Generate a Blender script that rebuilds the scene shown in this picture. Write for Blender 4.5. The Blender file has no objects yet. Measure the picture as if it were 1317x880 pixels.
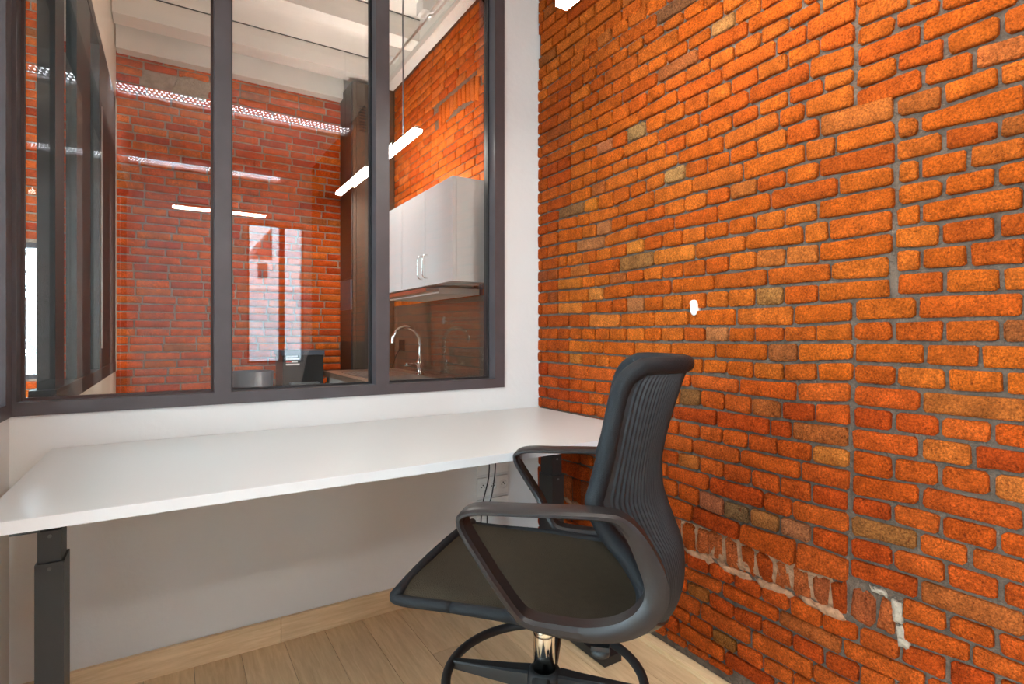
import bpy, bmesh, math, random
from mathutils import Vector, Matrix
S = bpy.context.scene
C = bpy.context.collection
# ------------------------------------------------------------------ camera
H = 1.07                      # camera height
cam = bpy.data.cameras.new('camera'); co = bpy.data.objects.new('camera', cam); C.objects.link(co)
co.location = (0, 0, H); co.rotation_euler = (math.pi/2, 0, -math.radians(32.06))
cam.sensor_width = 36; cam.lens = 697/1317*36; cam.shift_y = -10/1317; cam.clip_start = .02
S.camera = co
# ------------------------------------------------------------------ sky
w = bpy.data.worlds.new('overcast_sky'); S.world = w; w.use_nodes = True
bg = w.node_tree.nodes['Background']; bg.inputs[0].default_value = (.70, .86, 1, 1); bg.inputs[1].default_value = 21.0
S.view_settings.view_transform = 'Standard'; S.view_settings.look = 'None'
S.view_settings.gamma = 1; S.view_settings.use_curve_mapping = False
S.view_settings.exposure = 0.06
LAMP = 68.0                   # strength of the pendant tubes
def portal(loc, rot, sx, sy):
    l = bpy.data.lights.new('window_portal', 'AREA'); l.shape = 'RECTANGLE'; l.size = sx; l.size_y = sy; l.cycles.is_portal = True
    o = bpy.data.objects.new('window_portal', l); o.location = loc; o.rotation_euler = rot; C.objects.link(o)
# ------------------------------------------------------------------ materials
def mat(name, col, rough=.5, metal=0, bump=0, bscale=50, var=0, vscale=8, spec=.5, emit=0, coat=0, detail=4, stretch=None):
    m = bpy.data.materials.new(name); m.use_nodes = True; n = m.node_tree; N = n.nodes; L = n.links; p = N['Principled BSDF']
    p.inputs['Base Color'].default_value = (*col, 1); p.inputs['Roughness'].default_value = rough
    p.inputs['Metallic'].default_value = metal; p.inputs['Specular IOR Level'].default_value = spec
    p.inputs['Coat Weight'].default_value = coat
    if emit: p.inputs['Emission Color'].default_value = (*col, 1); p.inputs['Emission Strength'].default_value = emit
    if bump or var:
        tc = N.new('ShaderNodeTexCoord'); mp = N.new('ShaderNodeMapping'); L.new(tc.outputs['Object'], mp.inputs[0])
        if stretch: mp.inputs['Scale'].default_value = stretch
    if var:
        t = N.new('ShaderNodeTexNoise'); t.inputs['Scale'].default_value = vscale; t.inputs['Detail'].default_value = 5
        L.new(mp.outputs[0], t.inputs[0])
        r = N.new('ShaderNodeMapRange'); r.inputs['To Min'].default_value = 1-var; r.inputs['To Max'].default_value = 1+var
        r.inputs['From Min'].default_value = .3; r.inputs['From Max'].default_value = .7
        L.new(t.outputs[0], r.inputs[0])
        x = N.new('ShaderNodeMix'); x.data_type = 'RGBA'; x.blend_type = 'MULTIPLY'; x.inputs[0].default_value = 1
        x.inputs[6].default_value = (*col, 1); L.new(r.outputs[0], x.inputs[7]); L.new(x.outputs[2], p.inputs['Base Color'])
    if bump:
        t = N.new('ShaderNodeTexNoise'); t.inputs['Scale'].default_value = bscale; t.inputs['Detail'].default_value = detail
        L.new(mp.outputs[0], t.inputs[0])
        b = N.new('ShaderNodeBump'); b.inputs['Strength'].default_value = bump; b.inputs['Distance'].default_value = .01
        L.new(t.outputs[0], b.inputs['Height']); L.new(b.outputs[0], p.inputs['Normal'])
    return m
def brick_mat(name, rough_bump=1.0, pale=.0):
    m = bpy.data.materials.new(name); m.use_nodes = True; n = m.node_tree; N = n.nodes; L = n.links; p = N['Principled BSDF']
    p.inputs['Roughness'].default_value = .82; p.inputs['Specular IOR Level'].default_value = .08
    a = N.new('ShaderNodeAttribute'); a.attribute_name = 'brick_colour'
    tc = N.new('ShaderNodeTexCoord')
    def noise(sc, det=4, ro=.6):
        t = N.new('ShaderNodeTexNoise'); t.inputs['Scale'].default_value = sc; t.inputs['Detail'].default_value = det; t.inputs['Roughness'].default_value = ro
        L.new(tc.outputs['Object'], t.inputs[0]); return t
    def rng(src, a0, a1, b0, b1):
        r = N.new('ShaderNodeMapRange'); r.inputs['From Min'].default_value = a0; r.inputs['From Max'].default_value = a1
        r.inputs['To Min'].default_value = b0; r.inputs['To Max'].default_value = b1; L.new(src, r.inputs[0]); return r.outputs[0]
    def mixc(mode, fac, c1, c2):
        x = N.new('ShaderNodeMix'); x.data_type = 'RGBA'; x.blend_type = mode
        if isinstance(fac, float): x.inputs[0].default_value = fac
        else: L.new(fac, x.inputs[0])
        for s, v in ((6, c1), (7, c2)):
            if isinstance(v, tuple): x.inputs[s].default_value = v
            else: L.new(v, x.inputs[s])
        return x.outputs[2]
    n1 = noise(22, 4); c = mixc('MULTIPLY', 1.0, a.outputs[0], rng(n1.outputs[0], .3, .7, .72, 1.25))
    n2 = noise(210, 4, .7); c = mixc('MULTIPLY', 1.0, c, rng(n2.outputs[0], .34, .66, .50, 1.42))
    n3 = noise(75, 5, .7); pit = rng(n3.outputs[0], .62, .69, 0, .9)
    c = mixc('MIX', pit, c, (.16, .022, .005, 1))
    n4 = noise(9, 8, .75); bl = rng(n4.outputs[0], .66+pale*-.06, .78, 0, .4)
    c = mixc('MIX', bl, c, (.46, .22, .12, 1))
    L.new(c, p.inputs['Base Color'])
    b1 = N.new('ShaderNodeBump'); b1.inputs['Strength'].default_value = rough_bump; b1.inputs['Distance'].default_value = .008
    L.new(n2.outputs[0], b1.inputs['Height'])
    b2 = N.new('ShaderNodeBump'); b2.inputs['Strength'].default_value = rough_bump; b2.inputs['Distance'].default_value = .016
    L.new(n3.outputs[0], b2.inputs['Height']); L.new(b1.outputs[0], b2.inputs['Normal']); L.new(b2.outputs[0], p.inputs['Normal'])
    return m
def glass_mat(name, tint=(1, 1, 1), refl=1.0, diff=0):
    m = bpy.data.materials.new(name); m.use_nodes = True; n = m.node_tree; N = n.nodes; L = n.links
    N.remove(N['Principled BSDF']); out = N['Material Output']
    t = N.new('ShaderNodeBsdfTransparent'); t.inputs[0].default_value = (*tint, 1)
    g = N.new('ShaderNodeBsdfGlossy'); g.inputs['Roughness'].default_value = 0.0; g.inputs[0].default_value = (1, 1, 1, 1)
    f = N.new('ShaderNodeFresnel'); f.inputs[0].default_value = 1.5
    mm = N.new('ShaderNodeMath'); mm.operation = 'MULTIPLY'; mm.inputs[1].default_value = refl; L.new(f.outputs[0], mm.inputs[0]); mm.use_clamp = True
    x = N.new('ShaderNodeMixShader'); L.new(mm.outputs[0], x.inputs[0]); L.new(g.outputs[0], x.inputs[2])
    if diff:
        d = N.new('ShaderNodeBsdfDiffuse'); d.inputs[0].default_value = (.55, .32, .21, 1)
        y = N.new('ShaderNodeMixShader'); y.inputs[0].default_value = diff; L.new(t.outputs[0], y.inputs[1]); L.new(d.outputs[0], y.inputs[2]); L.new(y.outputs[0], x.inputs[1])
    else: L.new(t.outputs[0], x.inputs[1])
    L.new(x.outputs[0], out.inputs[0]); return m
def wood_mat(name, c1, c2, stretch, rough=.45):
    m = bpy.data.materials.new(name); m.use_nodes = True; n = m.node_tree; N = n.nodes; L = n.links; p = N['Principled BSDF']
    tc = N.new('ShaderNodeTexCoord'); mp = N.new('ShaderNodeMapping'); mp.inputs['Scale'].default_value = stretch
    L.new(tc.outputs['Object'], mp.inputs[0])
    oi = N.new('ShaderNodeObjectInfo'); ad = N.new('ShaderNodeVectorMath'); ad.operation = 'ADD'
    L.new(mp.outputs[0], ad.inputs[0]); sc = N.new('ShaderNodeMath'); sc.operation = 'MULTIPLY'; sc.inputs[1].default_value = 37
    L.new(oi.outputs['Random'], sc.inputs[0]); L.new(sc.outputs[0], ad.inputs[1])
    t = N.new('ShaderNodeTexNoise'); t.inputs['Scale'].default_value = 5; t.inputs['Detail'].default_value = 8; t.inputs['Roughness'].default_value = .62
    t.inputs['Distortion'].default_value = .6; L.new(ad.outputs[0], t.inputs[0])
    r = N.new('ShaderNodeValToRGB'); r.color_ramp.elements[0].color = (*c1, 1); r.color_ramp.elements[1].color = (*c2, 1)
    r.color_ramp.elements[0].position = .32; r.color_ramp.elements[1].position = .68
    L.new(t.outputs[0], r.inputs[0])
    v = N.new('ShaderNodeMapRange'); v.inputs['To Min'].default_value = .88; v.inputs['To Max'].default_value = 1.1; L.new(oi.outputs['Random'], v.inputs[0])
    x = N.new('ShaderNodeMix'); x.data_type = 'RGBA'; x.blend_type = 'MULTIPLY'; x.inputs[0].default_value = 1
    L.new(r.outputs[0], x.inputs[6]); L.new(v.outputs[0], x.inputs[7]); L.new(x.outputs[2], p.inputs['Base Color'])
    p.inputs['Roughness'].default_value = rough
    b = N.new('ShaderNodeBump'); b.inputs['Strength'].default_value = .15; b.inputs['Distance'].default_value = .003
    L.new(t.outputs[0], b.inputs['Height']); L.new(b.outputs[0], p.inputs['Normal']); return m
M = dict(
 white=mat('white_wall_paint', (.68, .678, .668), .6, bump=.12, bscale=35, var=.03, vscale=2),
 beige=mat('beige_wall_paint', (.66, .60, .50), .6, bump=.1, bscale=35, var=.04, vscale=2),
 ceil=mat('white_ceiling_paint', (.74, .71, .66), .6, bump=.2, bscale=12, var=.07, vscale=3),
 frame=mat('dark_window_frame_paint', (.070, .058, .062), .42, bump=.04, bscale=30, var=.10, vscale=12),
 reveal=mat('brown_frame_reveal', (.060, .030, .024), .4),
 bead=mat('black_glazing_bead', (.015, .014, .015), .5),
 desk=mat('white_melamine', (.58, .568, .545), .32, spec=.5),
 deskedge=mat('white_desk_edge', (.72, .72, .73), .35),
 legm=mat('charcoal_powder_coat', (.035, .040, .045), .45, bump=.08, bscale=300),
 legk=mat('black_powder_coat', (.012, .012, .013), .5),
 mesh=mat('black_ribbed_plastic', (.014, .016, .019), .45, spec=.35),
 pframe=mat('black_partition_paint', (.018, .020, .018), .5),
 rim=mat('black_rubber_rim', (.006, .007, .009), .55, spec=.25, bump=.3, bscale=900),
 fabric=mat('black_seat_fabric', (.034, .024, .013), .88, bump=.6, bscale=700, var=.12, vscale=60, spec=.25),
 arm=mat('dark_brown_plastic', (.016, .012, .012), .40, spec=.4, bump=.04, bscale=400),
 chrome=mat('chrome', (.82, .80, .76), .12, 1),
 steel=mat('brushed_steel', (.75, .72, .68), .28, 1),
 black=mat('black_plastic', (.010, .010, .011), .38),
 grey=mat('grey_metal', (.12, .13, .14), .45),
 bronze=mat('dark_bronze_panel', (.055, .034, .020), .45, var=.15, vscale=4, stretch=(6, 6, .4)),
 cab=mat('glossy_white_cabinet', (.80, .80, .79), .12, spec=.6, coat=.5),
 gap=mat('dark_seam', (.03, .028, .026), .9),
 ply=mat('white_plastic', (.78, .78, .76), .4),
 hole=mat('dark_socket_hole', (.05, .05, .05), .6),
 tube=mat('pendant_tube_light', (1, .95, .87), .5, emit=LAMP),
 tubek=mat('kitchen_tube_light', (1, .95, .87), .5, emit=LAMP*1.5),
 louvre=mat('louvre_light', (.93, .97, 1), .5, emit=14),
 alu=mat('brushed_aluminium', (.70, .68, .64), .35, .9),
 galv=mat('galvanised_perforated_metal', (.78, .78, .80), .45, .2),
 mortar=mat('grey_sand_mortar', (.115, .074, .050), .95, bump=1.0, bscale=110, var=.30, vscale=30),
 mortar2=mat('pale_lime_mortar', (.30, .22, .17), .95, bump=.8, bscale=110, var=.25, vscale=25),
 plaster=mat('white_plaster', (.36, .28, .21), .9, bump=1.0, bscale=90, var=.15, vscale=60),
 chip=mat('white_chip', (.75, .66, .58), .9, bump=.8, bscale=90), pinkplaster=mat('pink_lime_residue', (.34, .165, .085), .95, bump=1.0, bscale=90, var=.35, vscale=50),
 oak=wood_mat('oak_planks', (.62, .42, .23), (.80, .59, .36), (14, 1.2, 14)),
 oakx=wood_mat('oak_board', (.62, .43, .24), (.80, .60, .38), (1.0, 14, 14)),
 worktop=wood_mat('brown_worktop', (.15, .085, .055), (.26, .16, .11), (8, 1.5, 8), .3),
 glass=glass_mat('clear_glass', (.98, .985, .98), 1.12),
 glass2=glass_mat('clear_partition_glass', (.95, .97, .96), 1.5),
 splash=glass_mat('brown_tinted_splashback', (.74, .62, .54), 1.0, .24),
 brick=brick_mat('orange_clay_brick'), brick2=brick_mat('red_clay_brick', .35, .5),
 tile=mat('red_roof_tile', (.30, .09, .06), .8, var=.3, vscale=6), render=mat('grey_house_render', (.50, .51, .52), .9, bump=.5, bscale=4, var=.15, vscale=1.5),
 render2=mat('white_house_render', (.72, .72, .72), .9, var=.06, vscale=1), asphalt=mat('paving', (.2, .2, .2), .9), bark=mat('grey_bark', (.12, .11, .10), .9),
 label=mat('white_label', (.75, .75, .75), .5), red=mat('red_label', (.5, .04, .03), .5), bluegrey=mat('blue_grey_plastic', (.06, .075, .10), .4))
# ------------------------------------------------------------------ helpers
def link(name, me, parent=None):
    o = bpy.data.objects.new(name, me); C.objects.link(o)
    if parent is not None:
        o.parent = parent
        if me is not None:                                # parts are modelled in world metres
            o.matrix_parent_inverse = Matrix.LocRotScale(parent.location, parent.rotation_euler, None).inverted() if parent.parent is None else parent_mat(parent).inverted()
    return o
def parent_mat(p):
    m = Matrix.Identity(4); chain = []
    while p is not None: chain.append(p); p = p.parent
    for q in reversed(chain):
        m = m @ q.matrix_parent_inverse @ Matrix.LocRotScale(q.location, q.rotation_euler, None) if q.parent is not None else Matrix.LocRotScale(q.location, q.rotation_euler, None)
    return m
def thing(name, loc, label, cat, rotz=0, group=None):
    o = bpy.data.objects.new(name, None); C.objects.link(o); o.empty_display_size = .05
    o.location = loc; o.rotation_euler = (0, 0, rotz); tag(o, label, cat, group); return o
def tag(o, label, cat, group=None):
    o['label'] = label; o['category'] = cat
    if group: o['group'] = group
    return o
def struct(o): o['kind'] = 'structure'; return o
def obj(name, bm, m, parent=None, smooth=False, bevel=0, local=False):
    if bevel:
        bmesh.ops.bevel(bm, geom=[e for e in bm.edges if e.is_manifold and e.calc_face_angle(0) > .6], offset=bevel, segments=2, affect='EDGES', profile=.6, clamp_overlap=True)
    me = bpy.data.meshes.new(name); bmesh.ops.recalc_face_normals(bm, faces=bm.faces[:]); bm.to_mesh(me); bm.free()
    for mm in (m if isinstance(m, (list, tuple)) else [m]): me.materials.append(mm)
    if smooth:
        for p in me.polygons: p.use_smooth = True
    if local:
        o = bpy.data.objects.new(name, me); C.objects.link(o); o.parent = parent; return o
    return link(name, me, parent)
def box(bm, x0, x1, y0, y1, z0, z1, mi=0):
    v = [bm.verts.new(p) for p in ((x0,y0,z0),(x1,y0,z0),(x1,y1,z0),(x0,y1,z0),(x0,y0,z1),(x1,y0,z1),(x1,y1,z1),(x0,y1,z1))]
    for f in ((3,2,1,0),(4,5,6,7),(0,1,5,4),(1,2,6,5),(2,3,7,6),(3,0,4,7)):
        bm.faces.new([v[i] for i in f]).material_index = mi
def bx(*a):
    bm = bmesh.new(); box(bm, *a); return bm
def boxes(*l):
    bm = bmesh.new()
    for a in l: box(bm, *a)
    return bm
def spline(pts, n=8, closed=False):
    P = [Vector(p) for p in pts]; out = []; N = len(P)
    for i in range(N if closed else N-1):
        g = lambda k: P[k % N] if closed else P[max(0, min(N-1, k))]
        a, b, c, d = g(i-1), g(i), g(i+1), g(i+2)
        for k in range(n):
            t = k/n; out.append(.5*((2*b) + (c-a)*t + (2*a-5*b+4*c-d)*t*t + (3*b-a-3*c+d)*t**3))
    if not closed: out.append(P[-1])
    return out
def tube(bm, pts, r, seg=10, closed=False, cap=True):
    P = [Vector(p) for p in pts]; n = len(P); rings = []
    up = Vector((0, 0, 1)); prev = None
    for i in range(n):
        if closed: t = P[(i+1) % n]-P[i-1]
        else: t = P[min(i+1, n-1)]-P[max(i-1, 0)]
        t.normalize()
        if prev is None: a = t.cross(up if abs(t.z) < .95 else Vector((1, 0, 0))).normalized()
        else: a = (prev - t*prev.dot(t)).normalized()
        prev = a; b = t.cross(a); rr = r[i] if isinstance(r, (list, tuple)) else r
        rings.append([bm.verts.new(P[i] + rr*(math.cos(2*math.pi*k/seg)*a + math.sin(2*math.pi*k/seg)*b)) for k in range(seg)])
    for i in range(n if closed else n-1):
        A, B = rings[i], rings[(i+1) % n]
        for k in range(seg): bm.faces.new((A[k], A[(k+1) % seg], B[(k+1) % seg], B[k]))
    if cap and not closed: bm.faces.new(rings[0][::-1]); bm.faces.new(rings[-1])
def lathe(bm, prof, cx, cy, seg=32):
    rings = [[bm.verts.new((cx+r*math.cos(2*math.pi*k/seg), cy+r*math.sin(2*math.pi*k/seg), z)) for k in range(seg)] for r, z in prof]
    for A, B in zip(rings, rings[1:]):
        for k in range(seg): bm.faces.new((A[k], A[(k+1) % seg], B[(k+1) % seg], B[k]))
    bm.faces.new(rings[0][::-1]); bm.faces.new(rings[-1])
def cyl(bm, a, b, r, seg=16): tube(bm, [a, b], r, seg)

WX, WY, LX, BY = 1.416, 2.037, -.388, -2.6      # brick wall, window wall, left wall, back wall
FY, CZ = 4.25, 3.08                              # far brick wall, ceiling
AX = -2.3                                        # far side of the neighbouring room
# ------------------------------------------------------------------ floor
floor = struct(obj('floor', bx(AX, WX+.3, BY, FY+.1, -.08, -.012), M['gap']))
random.seed(11); xs = .194-.1353*19
while xs < WX-.03:
    x0, x1 = max(xs, AX), min(xs+.1353, WX-.031)
    if x1-x0 > .01:
        y = BY - random.uniform(0, 1.2)
        near = -.4 < xs < WX and True
        if xs < LX-.2: segs = [(BY, FY)]
        else:
            segs = []
            while y < FY:
                y2 = y+random.uniform(1.1, 1.9); a, b = max(y, BY), min(y2, FY)
                if b-a > .05: segs.append((a, b))
                y = y2
        for a, b in segs:
            obj('plank', bx(x0+.0008, x1-.0008, a+.0008, b-.0008, -.012, 0), M['oak'], floor)
    xs += .1353
trim = struct(obj('trim_1', bx(WX-.030, WX+.01, BY, WY, -.012, .016), M['oak'], bevel=.002))
# ------------------------------------------------------------------ bricks
BC = [(.56,.108,.009), (.54,.096,.007), (.51,.083,.007), (.58,.122,.012), (.47,.070,.006), (.54,.098,.009), (.56,.115,.012)]
ODD = [(.40,.095,.015), (.46,.11,.022), (.34,.09,.022), (.48,.12,.02)]
def brick_bm(bm, P, q, x, depth, lay, rnd, jit=.0016, rounding=.0055, bev=.003, rough=0, tilt=0):
    """q = (u0,u1,zb0,zb1,zt0,zt1) on the wall plane; P maps (u, out, z) to world"""
    u0, u1, b0, b1, t0, t1 = q; c = rounding*rnd.uniform(.6, 1.3)
    c = min(c, (u1-u0)*.25, (t0-b0)*.3)
    um = (u0+u1)/2+rnd.uniform(-.01, .01)*min(1, (u1-u0)*8)
    O = [(u0+c, b0), (um, (b0+b1)/2), (u1-c, b1), (u1, b1+c), (u1, t1-c), (u1-c, t1), (um, (t0+t1)/2), (u0+c, t0), (u0, t0-c), (u0, b0+c)]
    O = [(a+rnd.uniform(-jit, jit), z+rnd.uniform(-jit, jit)*.8) for a, z in O]
    cu = sum(a for a, z in O)/10; cz = sum(z for a, z in O)/10; n = 10
    tu = rnd.uniform(-.02, .02); tz = rnd.uniform(-.03, .03)+tilt
    def fr(a, z): return x+tu*(a-cu)+tz*(z-cz)+rnd.uniform(-rough, rough)
    R0 = [bm.verts.new(P(a, -depth, z)) for a, z in O]
    R1 = [bm.verts.new(P(a, fr(a, z)-bev, z)) for a, z in O]
    ins = bev*1.5
    R2 = []
    for a, z in O:
        da = cu-a; dz = cz-z; l = math.hypot(da, dz)
        R2.append(bm.verts.new(P(a+(da/l)*ins if abs(da) > .01 else a, fr(a, z), z+(ins if dz > 0 else -ins))))
    fs = []
    for A, B in ((R0, R1), (R1, R2)):
        for k in range(n): fs.append(bm.faces.new((A[k], A[(k+1) % n], B[(k+1) % n], B[k])))
    m0 = bm.verts.new(P(cu+(u0-cu)*.35, fr(cu, cz)+rnd.uniform(-.0012, .0015), cz)); m1 = bm.verts.new(P(cu+(u1-cu)*.35, fr(cu, cz)+rnd.uniform(-.0012, .0015), cz))
    for k in range(n):
        a, b = R2[k], R2[(k+1) % n]
        side = m1 if k in (1, 2, 3, 4, 5) else m0
        fs.append(bm.faces.new((a, b, side)))
    fs.append(bm.faces.new((R2[1], m1, m0))); fs.append(bm.faces.new((R2[6], m0, m1)))
    return fs
def colour(rnd, palette, odd=.09, dark=1.0):
    if rnd.random() < odd: c = rnd.choice(ODD)
    else: c = rnd.choice(palette)
    k = rnd.uniform(.90, 1.10)*dark
    return (min(1, c[0]*k), c[1]*k, c[2]*k, 1)
def make_brick(name, P, q, x, depth, col, m, parent, rnd, **kw):
    bm = bmesh.new(); brick_bm(bm, P, q, x, depth, None, rnd, **kw)
    me = bpy.data.meshes.new(name); bmesh.ops.recalc_face_normals(bm, faces=bm.faces[:]); bm.to_mesh(me); bm.free()
    a = me.color_attributes.new('brick_colour', 'FLOAT_COLOR', 'POINT')
    a.data.foreach_set('color', list(col)*len(me.vertices)); me.materials.append(m)
    me.polygons.foreach_set('use_smooth', [True]*len(me.polygons))
    return link(name, me, parent)
def brick_heap(P, items, m, parent, rnd, depth, cols, name='brick_field', simple=False, **kw):
    bm = bmesh.new(); counts = []
    for (q, x), c in zip(items, cols):
        n0 = len(bm.verts)
        if simple:
            u0, u1, b0, b1, t0, t1 = q; e = .003
            A = [bm.verts.new(P(u, x-.003, z)) for u, z in ((u0, b0), (u1, b1), (u1, t1), (u0, t0))]
            A2 = [bm.verts.new(P(u, -depth, z)) for u, z in ((u0, b0), (u1, b1), (u1, t1), (u0, t0))]
            B = [bm.verts.new(P(u, x+rnd.uniform(-.001, .001), z)) for u, z in ((u0+e, b0+e), (u1-e, b1+e), (u1-e, t1-e), (u0+e, t0-e))]
            for X, Y in ((A2, A), (A, B)):
                for k in range(4): bm.faces.new((X[k], X[(k+1) % 4], Y[(k+1) % 4], Y[k]))
            bm.faces.new(B)
        else: brick_bm(bm, P, q, x, depth, None, rnd, **kw)
        counts.append((len(bm.verts)-n0, c))
    me = bpy.data.meshes.new(name); bmesh.ops.recalc_face_normals(bm, faces=bm.faces[:]); bm.to_mesh(me); bm.free()
    a = me.color_attributes.new('brick_colour', 'FLOAT_COLOR', 'POINT'); data = []
    for n, c in counts: data += list(c)*n
    a.data.foreach_set('color', data); me.materials.append(m)
    if not simple: me.polygons.foreach_set('use_smooth', [True]*len(me.polygons))
    o = link(name, me, parent); o['kind'] = 'stuff'; return o
def mortar_sheet(name, P, u0, u1, z0, z1, out, thick, m, amp=.0015, n=(60, 50), seed=1):
    rnd = random.Random(seed); bm = bmesh.new(); nx, nz = n
    g = [[bm.verts.new(P(u0+(u1-u0)*i/nx, out+rnd.uniform(-amp, amp), z0+(z1-z0)*j/nz)) for j in range(nz+1)] for i in range(nx+1)]
    for i in range(nx):
        for j in range(nz): bm.faces.new((g[i][j], g[i+1][j], g[i+1][j+1], g[i][j+1]))
    bk = [bm.verts.new(P(u, out-thick, z)) for u, z in ((u0, z0), (u1, z0), (u1, z1), (u0, z1))]
    bm.faces.new(bk[::-1])
    bm.faces.new([g[i][0] for i in range(nx+1)]+[bk[1], bk[0]]); bm.faces.new([g[i][nz] for i in range(nx, -1, -1)]+[bk[3], bk[2]])
    bm.faces.new([g[0][j] for j in range(nz, -1, -1)]+[bk[0], bk[3]]); bm.faces.new([g[nx][j] for j in range(nz+1)]+[bk[2], bk[1]])
    return struct(obj(name, bm, m, smooth=False))
PR = lambda u, o, z: (WX-o, u, z)                 # brick wall on the right, faces -x
wall_right = mortar_sheet('wall_right', PR, BY, WY, 0, CZ, -.0125, .15, M['mortar'], n=(110, 70))
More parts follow.
